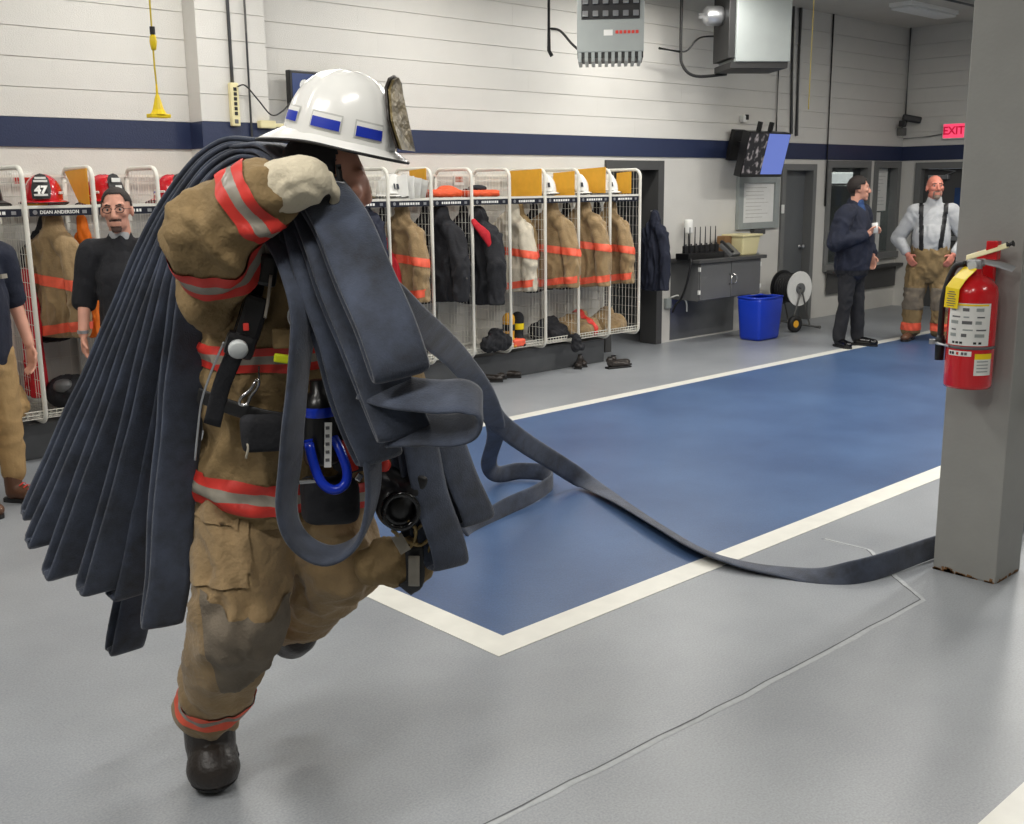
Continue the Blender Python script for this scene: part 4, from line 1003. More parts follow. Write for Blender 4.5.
def hand_prims(w, d, n, curl=.5, s=1.0, side=1):
    """w wrist, d pointing direction, n palm normal, side +1/-1 which way the thumb sits"""
    d = V(d).normalized(); n = V(n); n = (n-d*n.dot(d)).normalized(); a = d.cross(n)*side; w = V(w)
    R = Matrix((a, d, n)).transposed()
    P = [('e', w+d*.045*s, (.042*s, .055*s, .019*s), R), ('b', w+d*.055*s, (.076*s, .075*s, .028*s), R, .011)]
    for i, (off, L) in enumerate(((.030, .072), (.0105, .080), (-.0095, .074), (-.029, .058))):
        p0 = w+a*off*s+d*.085*s
        p1 = p0+(d*math.cos(curl)+n*math.sin(curl))*L*.5*s
        p2 = p1+(d*math.cos(curl*2.1)+n*math.sin(curl*2.1))*L*.32*s
        p3 = p2+(d*math.cos(curl*2.9)+n*math.sin(curl*2.9))*L*.25*s
        for x, y in ((p0, p1), (p1, p2), (p2, p3)): P.append(('c', x, y, .0088*s, .0082*s))
    t0 = w+a*.03*s+d*.022*s; t1 = t0+(a*.8+d*.55+n*.35)*.036*s; t2 = t1+(a*.25+d*.8+n*.5)*.034*s
    P += [('c', t0, t1, .012*s, .0105*s), ('c', t1, t2, .0105*s, .009*s)]
    return P
def eyes_and_brows(root, c, R, s, brow='hair_dark'):
    for k in (-1, 1):
        e = V(c)+R @ V((k*.032*s, .0815*s, .012*s))
        bm = bmesh.new(); bmesh.ops.create_uvsphere(bm, u_segments=12, v_segments=8, radius=.0115*s, matrix=Matrix.Translation(e)); o = from_bm('eye', bm, 'eye_white', root, True)
        bm = bmesh.new(); bmesh.ops.create_uvsphere(bm, u_segments=10, v_segments=6, radius=.0068*s, matrix=Matrix.Translation(e+R @ V((0, .0068*s, 0)))); from_bm('iris', bm, 'hair_dark', o, True)
        bm = bmesh.new(); sweep(bm, [V(c)+R @ V((k*x*s, y*s, z*s)) for x, y, z in ((.014, .097, .034), (.032, .096, .040), (.050, .083, .034))], .0045*s, 6); from_bm('eyebrow', bm, brow, root, True)
def rot_head(yaw=0, pitch=0, roll=0):   # yaw +: turns to own left, pitch +: looks up
    return (Matrix.Rotation(yaw, 3, 'Z') @ Matrix.Rotation(pitch, 3, 'X') @ Matrix.Rotation(roll, 3, 'Y'))
def face_dir(v): return math.atan2(-v.x, v.y)
def part(root, nm, prims, material, voxel=.011, smooth=4, wr=0., sc=(9, 9, 5), seed=0.):
    me = blob_mesh(nm, prims, voxel, smooth, wr, sc, seed); return new_obj(nm, me, material, root)
def shoe_pair(root, feet, material, boot=0.0, sole='rubber'):
    for (x, y, z, yaw) in feet:
        R = Matrix.Rotation(yaw, 3, 'Z'); q = lambda a, b, c_: V((x, y, z))+R @ V((a, b, c_))
        pr = [('c', q(0, -.02, .065), q(0, .14, .045), .047, .042), ('e', q(0, .15, .045), (.050, .06, .04), R), ('c', q(0, -.03, .06), q(0, -.03, .12+boot), .05, .052)]
        o = part(root, 'boot' if boot else 'shoe', pr, material, .008, 3)
        bm = bmesh.new(); ol = ((-.034, -.085), (-.040, -.03), (-.036, .03), (-.046, .11), (-.044, .165), (-.025, .20), (.0, .208), (.025, .20), (.044, .165), (.046, .11), (.036, .03), (.040, -.03), (.034, -.085), (0, -.10))
        f = bm.faces.new([bm.verts.new(q(a, b_, 0)) for a, b_ in ol]); ex = bmesh.ops.extrude_face_region(bm, geom=[f])
        for v in [g for g in ex['geom'] if isinstance(g, bmesh.types.BMVert)]: v.co.z += .024
        from_bm('sole', bm, sole, o)
def lacing(root, x, y, z, yaw, material):
    R = Matrix.Rotation(yaw, 3, 'Z')
    for k in range(4):
        q = lambda a, b, c_: V((x, y, z))+R @ V((a, b, c_))
        b_ = .03+.028*k; zz = .118-.010*k
        bm = bmesh.new(); sweep(bm, [q(-.028, b_, zz-.012), q(0, b_+.008, zz), q(.028, b_, zz-.012)], .004, 6); from_bm('lace', bm, material, root)

# ------------------------------------------------------------------ man at the left edge: navy shirt, khaki trousers
fd = (HR*.85-HF*.5).normalized(); pos = V((1.93, 6.50, 0))
P = thing('person', 'man in navy polo shirt and khaki trousers standing beside the lockers', 'person', pos, face_dir(fd))
hc = V((0, .03, 1.70)); Rh = rot_head(.1, -.1)
pr = head_prims(hc, Rh, 1.04)+[('c', (0, 0, 1.0), (0, -.01, 1.42), .08, .085), ('c', (-.17, -.005, 1.455), (.17, -.005, 1.455), .04, .04)]
for s in (-1, 1):
    pr += [('c', (s*.20, 0, 1.44), (s*.265, -.04, 1.17), .052, .045), ('c', (s*.265, -.04, 1.17), (s*.27, .05, .93), .043, .030), ('c', (s*.1, 0, .95), (s*.11, .0, .5), .055, .045)]
    pr += hand_prims((s*.27, .055, .915), (0, .08, -1), (-s, 0, 0), .35, 1.05, s)
body = part(P, 'body', pr, 'skin', .0065, 3)
new_obj('hair', patch_mesh(body.data, lambda c: (lambda l: (l.z > .045-.55*l.y and l.z > .012) or (l.y < -.03 and l.z > -.05))((Rh.transposed() @ (c-hc))) and c.z > 1.6, .011), 'hair_dark', P)
eyes_and_brows(P, hc, Rh, 1.04)
bm = bmesh.new()
for k in (-1, 1): sweep(bm, [hc+Rh @ V((k*.034+.024*math.cos(a*PI/6), .106, .012+.018*math.sin(a*PI/6))) for a in range(12)], .0028, 6, True); sweep(bm, [hc+Rh @ V((k*.058, .104, .016)), hc+Rh @ V((k*.083, 0, .012))], .0025, 6)
from_bm('glasses', bm, 'black', P)
shirt = [('c', (0, .0, .94), (0, .01, 1.22), .172, .17, (0, 1, 0), .84), ('c', (0, .01, 1.22), (0, 0, 1.40), .17, .155, (0, 1, 0), .75), ('c', (-.17, -.005, 1.455), (.17, -.005, 1.455), .075, .075), ('c', (0, -.01, 1.45), (0, -.01, 1.53), .085, .072)]
for s in (-1, 1): shirt += [('c', (s*.19, 0, 1.44), (s*.255, -.035, 1.20), .078, .07)]
part(P, 'polo_shirt', shirt, 'navy_cloth', .010, 5, .010, (8, 8, 6), 3)
tr = [('c', (0, 0, .96), (0, 0, .86), .145, .145, (0, 1, 0), .80)]
for s in (-1, 1): tr += [('c', (s*.085, 0, .90), (s*.11, .01, .52), .098, .078), ('c', (s*.11, .01, .52), (s*.125, -.01, .185), .076, .070)]
part(P, 'trousers', tr, 'khaki', .010, 4, .012, (8, 8, 6), 9)
shoe_pair(P, ((.13, .04, 0, -.15), (-.12, .02, 0, .3)), 'leather_brown', .05)
lacing(P, .13, .04, 0, -.15, 'trim_red'); lacing(P, -.12, .02, 0, .3, 'trim_red')
bm = bmesh.new(); box(bm, (-.09, .139, 1.34), (.05, .012, .025), Euler((.1, 0, .35)).to_matrix()); from_bm('chest_logo', bm, 'trim_silver', P)
bm = bmesh.new(); lathe(bm, [(.031, 0), (.035, 0), (.035, .012), (.031, .012), (.031, 0)], 16, Matrix.Translation((.27, .052, .945)), False); from_bm('wristband', bm, 'black', P)

# ------------------------------------------------------------------ man in glasses before the lockers
hw = hp(117, 211, 6.85); pos = V((hw.x, hw.y, 0)); fd = (-HF*.98+HR*.12).normalized()
P = thing('person', 'man with glasses and dark moustache in a black shirt before the lockers', 'person', pos, face_dir(fd))
hc = V((0, .0, hw.z)); Rh = rot_head(.04, -.04, .03); HZ = hw.z
pr = head_prims(hc, Rh, 1.12)+[('c', (0, -.04, 1.0), (0, -.045, HZ-.30), .08, .085), ('c', (-.17, -.045, HZ-.25), (.17, -.045, HZ-.25), .04, .04)]
for s in (-1, 1):
    pr += [('c', (s*.20, -.04, HZ-.25), (s*.265, -.08, HZ-.55), .052, .045), ('c', (s*.265, -.08, HZ-.55), (s*.255, .06, HZ-.76), .043, .031), ('c', (s*.1, -.04, .95), (s*.11, -.04, .5), .055, .045)]
    pr += hand_prims((s*.252, .07, HZ-.775), (-s*.06, .12, -1), (-s, 0, 0), .4, 1.08, s)
body = part(P, 'body', pr, 'skin', .0065, 3)
HL = lambda c: Rh.transposed() @ (c-hc)
new_obj('hair', patch_mesh(body.data, lambda c: (lambda l: (l.z > .105 or (l.z > .056 and l.y < .055) or (l.z > .025 and l.y < .01 and abs(l.x) < .09) or (l.y < -.065 and l.z > -.04)))(HL(c)) and c.z > HZ-.1, .007), 'hair_dark', P)
new_obj('beard', patch_mesh(body.data, lambda c: (lambda l: l.y > .072 and ((-.058 < l.z < -.044 and abs(l.x) < .036) or (-.125 < l.z < -.088 and abs(l.x) < .032)))(HL(c)), .003), 'stubble', P)
eyes_and_brows(P, hc, Rh, 1.12)
bm = bmesh.new()
for k in (-1, 1):
    sweep(bm, [hc+Rh @ V((k*.037+.027*math.cos(a*PI/7), .115, .013+.019*math.sin(a*PI/7))) for a in range(14)], .0024, 6, True)
    sweep(bm, [hc+Rh @ V((k*.064, .112, .018)), hc+Rh @ V((k*.088, .01, .014))], .0024, 6)
sweep(bm, [hc+Rh @ V((-.010, .117, .016)), hc+Rh @ V((.010, .117, .016))], .0024, 6)
from_bm('glasses', bm, 'black', P)
shirt = [('c', (0, -.04, .97), (0, -.03, 1.25), .172, .172, (0, 1, 0), .84), ('c', (0, -.03, 1.25), (0, -.04, HZ-.36), .175, .16, (0, 1, 0), .75), ('c', (-.17, -.045, HZ-.250), (.17, -.045, HZ-.250), .082, .082), ('c', (0, -.045, HZ-.25), (0, -.035, HZ-.175), .095, .078)]
for s in (-1, 1): shirt += [('c', (s*.19, -.04, HZ-.255), (s*.262, -.075, HZ-.56), .085, .078)]
part(P, 'shirt', shirt, 'black_cloth', .010, 5, .010, (8, 8, 6), 5)
part(P, 'undershirt', [('c', (0, -.03, HZ-.23), (0, -.024, HZ-.150), .058, .068)], 'grey_shirt', .008, 2)
tr = [('c', (0, -.04, .96), (0, -.04, .86), .145, .145, (0, 1, 0), .80)]
for s in (-1, 1): tr += [('c', (s*.085, -.04, .90), (s*.11, -.03, .52), .098, .078), ('c', (s*.11, -.03, .52), (s*.125, -.06, .12), .076, .072)]
part(P, 'trousers', tr, 'khaki', .012, 4, .012, (8, 8, 6), 19)
shoe_pair(P, ((.13, -.02, 0, -.2), (-.13, -.02, 0, .2)), 'leather_brown', .03)
bm = bmesh.new(); box(bm, (-.095, .118, HZ-.36), (.06, .02, .022), Euler((-.15, 0, .2)).to_matrix()); from_bm('chest_logo', bm, 'trim_silver', P)
bm = bmesh.new(); lathe(bm, [(.032, 0), (.037, 0), (.037, .02), (.032, .02), (.032, 0)], 16, Matrix.Translation((.255, .055, HZ-.755)), False); from_bm('watch', bm, 'silver', P)

# ------------------------------------------------------------------ man in the navy jacket
fd = (HR*.72-HF*.69).normalized(); pos = V((11.0, 6.24, 0))
P = thing('person', 'man in a dark navy jacket holding a cup to his chest', 'person', pos, face_dir(fd))
hc = V((0, .03, 1.735)); Rh = rot_head(.62, .0)
pr = head_prims(hc, Rh, 1.06)+[('c', (0, 0, 1.0), (0, -.01, 1.42), .08, .085), ('c', (-.17, -.005, 1.46), (.17, -.005, 1.46), .04, .04)]
for s in (-1, 1): pr += [('c', (s*.1, 0, .95), (s*.11, .0, .5), .055, .045), ('c', (s*.2, 0, 1.46), (s*.26, -.05, 1.2), .05, .045)]
pr += [('c', (.26, -.05, 1.20), (.10, .22, 1.26), .043, .034), ('c', (-.26, -.05, 1.2), (-.24, .12, 1.02), .043, .03)]
pr += hand_prims((.11, .215, 1.262), (-.75, .35, .45), (0, .45, -.2), .75, 1.1, -1)+hand_prims((-.24, .125, 1.0), (0, .1, -1), (1, 0, 0), .4, 1.0, -1)
body = part(P, 'body', pr, 'skin', .0065, 3)
HL = lambda c: Rh.transposed() @ (c-hc)
new_obj('hair', patch_mesh(body.data, lambda c: (lambda l: (l.z > .088 or (l.z > .05 and l.y < .055) or (l.z > .0 and l.y < .005) or (l.y < -.045 and l.z > -.075)))(HL(c)) and c.z > 1.6, .014), 'hair_dark', P)
eyes_and_brows(P, hc, Rh, 1.06)
jk = [('c', (0, 0, .92), (0, .01, 1.18), .215, .235, (0, 1, 0), .86), ('c', (0, .01, 1.18), (0, 0, 1.38), .235, .20, (0, 1, 0), .82), ('c', (-.19, -.005, 1.475), (.19, -.005, 1.475), .10, .10), ('c', (0, -.015, 1.46), (0, -.01, 1.57), .10, .085)]
jk += [('c', (.22, -.01, 1.45), (.315, -.04, 1.17), .108, .10), ('c', (.315, -.04, 1.17), (.15, .18, 1.24), .095, .062), ('c', (-.22, -.01, 1.45), (-.31, -.06, 1.2), .105, .095), ('c', (-.31, -.06, 1.2), (-.27, .1, 1.05), .09, .06)]
jko = part(P, 'jacket', jk, 'navy_cloth', .011, 4, .018, (8, 8, 6), 11)
new_obj('waistband', band_mesh(jko.data, V((0, 0, 0)), (0, 0, 1), .80, .86, lambda c: True, .003), 'black_cloth', P)
part(P, 'blue_shirt', [('c', (0, .02, 1.50), (0, .035, 1.585), .082, .062), ('c', (0, .10, 1.40), (0, .065, 1.54), .05, .045)], 'navy_blue_cloth', .008, 3)
tr = [('c', (0, 0, .95), (0, 0, .84), .16, .155, (0, 1, 0), .85), ('c', (.09, 0, .88), (.12, .0, .50), .10, .080), ('c', (.12, 0, .5), (.14, -.05, .1), .078, .07), ('c', (-.09, 0, .88), (-.11, .03, .50), .10, .080), ('c', (-.11, .03, .5), (-.12, .05, .1), .078, .07)]
part(P, 'trousers', tr, 'black_cloth', .012, 4, .012, (8, 8, 6), 29)
shoe_pair(P, ((.14, -.03, 0, -.5), (-.12, .08, 0, .1)), 'black_gloss')
bm = bmesh.new(); lathe(bm, [(.0, 0), (.028, 0), (.034, .11), (.03, .112), (0, .108)], 16, Matrix.Translation((.045, .275, 1.265)) @ Matrix.Rotation(.15, 4, 'X')); tag(from_bm('cup', bm, 'paper', None, True, pos, (0, 0, face_dir(fd))), 'white paper cup held by the man in the navy jacket', 'cup')

# ------------------------------------------------------------------ bald man with suspenders
fd = (-HF*.93-HR*.36).normalized(); pos = V((11.98, 5.82, 0))
P = thing('person', 'bald man in a grey shirt with black suspenders and tan turnout trousers', 'person', pos, face_dir(fd))
hc = V((0, .02, 1.735)); Rh = rot_head(.3, .12)
pr = head_prims(hc, Rh, 1.12, 1.12)+[('c', (0, .02, 1.0), (0, 0, 1.42), .08, .085), ('c', (-.17, -.005, 1.44), (.17, -.005, 1.44), .04, .04)]
for s in (-1, 1):
    pr += [('c', (s*.21, 0, 1.43), (s*.36, -.05, 1.17), .055, .048), ('c', (s*.36, -.05, 1.17), (s*.245, .11, 1.0), .046, .034), ('c', (s*.1, 0, .95), (s*.11, .0, .5), .055, .045)]
    pr += hand_prims((s*.24, .115, .99), (-s*.45, .35, -.8), (-s*.5, -.6, 0), .5, 1.12, s)
body = part(P, 'body', pr, 'skin_pink', .0065, 3)
HL = lambda c: Rh.transposed() @ (c-hc)
new_obj('hair', patch_mesh(body.data, lambda c: (lambda l: l.z > -.03 and l.z < .055 and l.y < -.01)(HL(c)) and c.z > 1.6, .004), 'hair_grey', P)
new_obj('beard', patch_mesh(body.data, lambda c: (lambda l: l.y > .06 and ((-.06 < l.z < -.046 and abs(l.x) < .04) or (-.135 < l.z < -.09 and abs(l.x) < .036) or (-.11 < l.z < -.05 and .032 < abs(l.x) < .045)))(HL(c)), .005), 'hair_grey', P)
eyes_and_brows(P, hc, Rh, 1.12, 'hair_grey')
sh = [('c', (0, .03, .98), (0, .05, 1.18), .19, .205, (0, 1, 0), .92), ('c', (0, .05, 1.18), (0, 0, 1.38), .205, .18, (0, 1, 0), .80), ('c', (-.19, -.005, 1.475), (.19, -.005, 1.475), .092, .092), ('c', (0, -.015, 1.46), (0, 0, 1.60), .11, .08)]
for s in (-1, 1): sh += [('c', (s*.21, 0, 1.42), (s*.365, -.05, 1.17), .088, .078), ('c', (s*.365, -.05, 1.17), (s*.265, .085, 1.03), .074, .052)]
sho = part(P, 'shirt', sh, 'grey_shirt', .010, 4, .012, (8, 8, 6), 41)
tr = [('c', (0, .03, 1.02), (0, .02, .86), .21, .20, (0, 1, 0), .92)]
for s in (-1, 1): tr += [('c', (s*.11, .0, .92), (s*.15, .03, .50), .135, .115), ('c', (s*.15, .03, .50), (s*.16, -.02, .13), .112, .105)]
tro = part(P, 'turnout_trousers', tr, 'tan_cloth_dark', .012, 4, .020, (9, 9, 7), 47)
for s in (-1, 1):
    kf = near_seg((s*.15, .03, .55), (s*.16, 0, .25), .17)
    new_obj('knee_patch', patch_mesh(tro.data, lambda c, s=s: c.y > .03 and .36 < c.z < .62 and s*c.x > .03, .006), 'grey_patch', P)
    new_obj('ankle_band', band_mesh(tro.data, V((0, 0, 0)), (0, 0, 1), .12, .21, lambda c, s=s: s*c.x > 0, .004), 'trim_orange', P)
    # suspender: strap riding on the shirt from trousers to shoulder
    new_obj('suspender', patch_mesh(sho.data, lambda c, s=s: abs(c.x-s*(.10+.03*max(0, (c.z-1.1))/.4)) < .024 and c.z > 1.0 and c.z < 1.6 and (c.y > -.1 or c.z > 1.1), .005), 'black', P)
shoe_pair(P, ((.17, .02, 0, -.3), (-.17, .02, 0, .25)), 'leather_brown', .05)
# ================================================================== fire extinguisher on the column
ec = on_x(967, 386, 4.65); et = on_x(964, 275, 4.65)
EH = et.z-ec.z
t = thing('fire_extinguisher', 'red fire extinguisher with yellow tag hanging on the grey column', 'fire extinguisher', (4.65, ec.y, ec.z), math.radians(0))
# local -x faces the room
ER = .100
bm = bmesh.new(); lathe(bm, [(0, .006), (ER-.012, .006), (ER-.003, 0), (ER, .012), (ER, EH-.075), (ER-.006, EH-.045), (ER-.03, EH-.015), (.045, EH), (.03, EH+.004), (.028, EH+.03), (0, EH+.03)], 40); from_bm('cylinder', bm, 'red_paint', t, True)
def curved(a0, a1, z0, z1, off, nm, mt, par, n=12):
    bm = bmesh.new(); prev = None
    for k in range(n+1):
        a = math.radians(a0+(a1-a0)*k/n); c = (bm.verts.new(((ER+off)*math.cos(a), (ER+off)*math.sin(a), z0)), bm.verts.new(((ER+off)*math.cos(a), (ER+off)*math.sin(a), z1)))
        if prev: bm.faces.new((prev[0], c[0], c[1], prev[1]))
        prev = c
    return from_bm(nm, bm, mt, par, True)
lab = curved(140, 248, EH*.395, EH*.77, .0012, 'instruction_label', 'paper', t, 20)
curved(150, 242, EH*.748, EH*.763, .002, 'label_heading', 'yellow_tag', lab)
for r in range(5):
    for c in range(3):
        a0 = 150+c*31+(r % 2)*3; curved(a0, a0+random.uniform(12, 24), EH*(.70-.057*r), EH*(.70-.057*r)+(.006 if r % 2 else .014), .002, 'label_print', 'paper_ink' if (r+c) % 2 else 'heater_grey', lab, 4)
for a0 in (158, 168, 178, 210, 222): curved(a0, a0+7, EH*.41, EH*.43, .002, 'label_print', 'black', lab, 3)
curved(148, 208, EH*.30, EH*.345, .0012, 'maker_label', 'letter_white', t)
for a0, mt in ((152, 'black'), (160, 'navy_plate'), (172, 'trim_red'), (184, 'paper_ink'), (192, 'paper_ink')): curved(a0, a0+6, EH*.31, EH*.335, .002, 'maker_print', mt, t, 3)
sl = curved(216, 262, EH*.13, EH*.325, .0012, 'service_label', 'paper', t); curved(216, 262, EH*.275, EH*.325, .002, 'service_heading', 'yellow_tag', sl)
for r in range(4): curved(222, 252, EH*(.25-.03*r), EH*(.25-.03*r)+.005, .002, 'service_print', 'heater_grey', sl, 5)
bm = bmesh.new(); lathe(bm, [(ER+.001, EH*.36), (ER+.003, EH*.362), (ER+.003, EH*.385), (ER+.001, EH*.387)], 40, None, False); from_bm('strap', bm, 'paper_ink', t, True)
bm = bmesh.new(); lathe(bm, [(.022, EH+.02), (.026, EH+.03), (.026, EH+.06), (.018, EH+.066), (0, EH+.066)], 16); box(bm, (0, 0, EH+.055), (.05, .06, .03), None, .006); from_bm('valve', bm, 'silver', t)
lev = lambda pts, w, nm, mt: from_bm(nm, (lambda b_: (strip(b_, [V(p) for p in pts], [V((.6, 0, .8))]*len(pts), w, .007), b_)[1])(bmesh.new()), mt, t)
lev([(0, .05, EH+.055), (0, -.04, EH+.062), (0, -.10, EH+.052), (0, -.16, EH+.035)], .032, 'carry_handle', 'silver')
lev([(0, .045, EH+.075), (0, -.03, EH+.10), (0, -.13, EH+.135)], .030, 'squeeze_lever', 'cream_plastic')
bm = bmesh.new(); sweep(bm, [(0, -.125, EH+.135), (0, -.15, EH+.142)], .014, 8); from_bm('lever_tip', bm, 'black', t)
bm = bmesh.new(); bx(bm, .0, .04, -.085, -.035, EH+.07, EH+.15, .005); from_bm('bracket_hook', bm, 'red_paint', t)
bm = bmesh.new(); bx(bm, .085, .112, -.04, .04, .02, EH+.10, .004); from_bm('wall_bracket', bm, 'red_paint', t)
bm = bmesh.new(); lathe(bm, [(0, 0), (.02, 0), (.02, .012), (0, .014)], 16, Matrix.Translation((-.03, .0, EH+.045)) @ Matrix.Rotation(-PI/2, 4, 'Y')); from_bm('gauge', bm, 'gauge', t)
bm = bmesh.new(); sweep(bm, catmull([(-.01, .04, EH+.05), (-.01, .09, EH+.03), (-.02, .122, EH-.08), (-.02, .128, EH*.6), (-.02, .126, EH*.3)], 8), .0135, 10); from_bm('hose', bm, 'rubber', t, True)
bm = bmesh.new(); lathe(bm, [(0, 0), (.019, 0), (.022, .09), (.014, .11), (0, .11)], 14, Matrix.Translation((-.02, .126, EH*.22))); from_bm('nozzle', bm, 'black', t, True)
bm = bmesh.new(); sweep(bm, [(-.09, .05, EH*.375), (-.05, .12, EH*.375), (-.02, .15, EH*.375)], .007, 8); lathe(bm, [(0, 0), (.018, 0), (.018, .02), (0, .02)], 12, Matrix.Translation((-.02, .158, EH*.36))); from_bm('hose_clip', bm, 'silver', t)
bm = bmesh.new(); pts = [V((-.03, .01, EH+.035)), V((-.075, .035, EH-.01)), V((-.096, .052, EH-.05)), V((-.098, .054, EH-.135))]
strip(bm, pts, [V((.42, 1, 0))]*4, .082, .0025); tg = from_bm('inspection_tag', bm, 'yellow_tag', t)
bm = bmesh.new()
for k in range(7): box(bm, (-.0998, .0535, EH-.125+.010*k), (.002, random.uniform(.03, .055), .003), Euler((0, 0, -.40)).to_matrix())
from_bm('tag_print', bm, 'paper_ink', tg)

# ================================================================== the firefighter with the shoulder load
base = hp(262, 700, 3.05); base.z = 0
def q(u, v, D): return hp(u, v, D)-base
FF = thing('person', 'firefighter in tan turnout gear and white helmet shouldering folded hose', 'person', base)
XD, YD, ZD = HR, HF, V((0, 0, 1))
pel, che, nek = q(272, 482, 3.03), q(278, 335, 2.93), q(322, 232, 2.86)
hR, hL = q(250, 498, 3.0), q(314, 500, 3.06)
kR, aR = q(238, 620, 2.86), q(208, 708, 3.08)
kL, aL = q(340, 562, 3.02), q(297, 612, 3.34)
sR, eR, wR = q(238, 302, 2.87), q(212, 236, 2.60), q(278, 192, 2.57)
sL, eL, wL = q(350, 290, 3.0), q(392, 385, 3.0), q(396, 462, 2.86)
hc = q(327, 184, 2.79)
# head turned to look along the line of march
fdir = (HR*.97+HF*.08-ZD*.12).normalized(); rdir = fdir.cross(ZD).normalized(); udir = rdir.cross(fdir)
Rh = Matrix((rdir, fdir, udir)).transposed()
pr = head_prims(hc, Rh, 1.0, 1.0, .45)
pr += [('c', nek, che, .08, .11), ('c', che, pel, .12, .12), ('c', sR, sL, .06, .06), ('c', sR, eR, .05, .045), ('c', eR, wR, .043, .034), ('c', sL, eL, .05, .045), ('c', eL, wL, .043, .034), ('c', hR, kR, .07, .055), ('c', kR, aR, .05, .04), ('c', hL, kL, .07, .055), ('c', kL, aL, .05, .04), ('c', nek, hc, .055, .06), ('c', hR, hL, .07, .07)]
gd = (q(334, 176, 2.60)-q(286, 186, 2.56)).normalized()
body = part(FF, 'body', pr, 'skin', .0065, 3)
HL = lambda c: Rh.transposed() @ (c-hc)
new_obj('hood', patch_mesh(body.data, lambda c: (lambda l: (l.y < .022 or l.z < -.115 or (l.z < -.09 and l.y < .05)) and l.z > -.25 and l.length < .25)(HL(c)), .012), 'black_cloth', FF)
eyes_and_brows(FF, hc, Rh, .92)
bm = bmesh.new(); sweep(bm, catmull([hc+Rh @ V((.083, .03, .05)), hc+Rh @ V((.086, .045, -.02)), hc+Rh @ V((.066, .06, -.09)), hc+Rh @ V((.0, .075, -.128)), hc+Rh @ V((-.066, .06, -.09)), hc+Rh @ V((-.083, .03, .05))], 5), .008, 6); from_bm('chin_strap', bm, 'black', FF)
bm = bmesh.new(); box(bm, hc+Rh @ V((.092, .035, -.005)), (.012, .035, .03), Rh, .004); from_bm('strap_buckle', bm, 'silver', FF)
# coat
coat = [('c', pel-ZD*.02, q(274, 405, 2.98), .205, .20, fdir, .92), ('c', q(274, 405, 2.98), q(282, 310, 2.92), .20, .20), ('c', q(282, 310, 2.92), q(300, 262, 2.9), .19, .15), ('c', sR, sL, .115, .115), ('c', q(312, 245, 2.87), nek, .12, .10),
        ('c', pel-ZD*.01, q(258, 478, 2.98), .18, .175), ('c', pel, q(322, 470, 3.05), .18, .18),
        ('c', sR, eR, .105, .110), ('c', eR, q(262, 198, 2.57), .106, .082), ('e', q(207, 300, 2.70), (.062, .062, .085)), ('c', sL, eL, .115, .10), ('c', eL, wL, .10, .08)]
co = part(FF, 'coat', coat, 'tan_cloth_dark', .012, 4, .028, (8, 8, 8), 4)
for v in co.data.vertices:       # straight hem
    hz = pel.z-.085+.10*max(0, (v.co-pel).dot(HR))
    if (v.co-pel).length < .45 and v.co.z < hz: v.co.z = hz-(hz-v.co.z)*.12
def trims(src, o, ax, t0, w, keep, cols, off=.005):
    for i, c in enumerate(cols): new_obj('reflective_trim', band_mesh(src, o, ax, t0+i*w, t0+(i+1)*w, keep, off), c, FF)
TRI = ('trim_red', 'trim_silver', 'trim_red')
arm = near_seg(sR, eR, .155); fore = near_seg(eR, wR, .155)
ua = (eR-sR).normalized(); fa = (wR-eR).normalized()
trims(co.data, sR, ua, .225, .030, lambda c: arm(c) and (c-eR).dot(fa) < .12, TRI)
trims(co.data, eR, fa, .10, .026, lambda c: fore(c) and (c-wR).length < .2, TRI)
hemk = lambda c: (c-pel).length < .42
hax = (ZD+HR*.12).normalized(); h0 = (pel-ZD*.035).dot(hax)
trims(co.data, V((0, 0, 0)), hax, h0+.0, .030, hemk, TRI)
cax = (ZD-HR*.02).normalized(); c0 = q(285, 372, 2.75).dot(cax)
trims(co.data, V((0, 0, 0)), cax, c0, .022, lambda c: (c-che).length < .32 and (c-eR).length > .22 and (c-sL).length > .16, TRI)
# trousers
tr = [('c', hR, hL, .15, .15), ('c', hR, kR, .150, .128), ('c', kR, aR, .126, .098), ('c', hL, kL, .150, .125), ('c', kL, aL, .125, .105), ('c', pel, pel-ZD*.06, .17, .16)]
tro = part(FF, 'turnout_trousers', tr, 'tan_cloth', .012, 4, .026, (8, 8, 6), 14)
kd = (kR-aR).normalized(); front = (-HF*.9+HR*.2).normalized()
kc = kR+HR*.035
new_obj('knee_patch', cut_patch(tro.data, [(kR+front*.005, -front), (kc+kd*.09, kd), (kc-kd*.19, -kd), (kc+HR*.12, HR), (kc-HR*.10, -HR-kd*.1)]), 'grey_patch', FF)
leg = near_seg(kR, aR, .16); sh_ = (aR-kR).normalized(); LL_ = (aR-kR).length
trims(tro.data, kR, (sh_+HR*.22).normalized(), LL_-.125, .024, lambda c: leg(c) and (c-kR).dot(sh_) > .2, ('trim_orange', 'trim_silver', 'trim_orange'))
legL = near_seg(kL, aL, .16)
pc = q(226, 548, 2.85)
new_obj('pocket', cut_patch(tro.data, [(pc+front*-.04, -front), (pc+ZD*.09, ZD), (pc-ZD*.09, -ZD), (pc+HR*.075, HR), (pc-HR*.10, -HR)], .008), 'tan_cloth', FF)
pc = q(222, 510, 2.85)
new_obj('pocket_flap', cut_patch(tro.data, [(pc+front*-.04, -front), (pc+ZD*.045, ZD), (pc-ZD*.045+HR*.02, (-ZD-HR*.25)), (pc+HR*.055, HR), (pc-HR*.10, -HR)], .014), 'tan_cloth', FF)
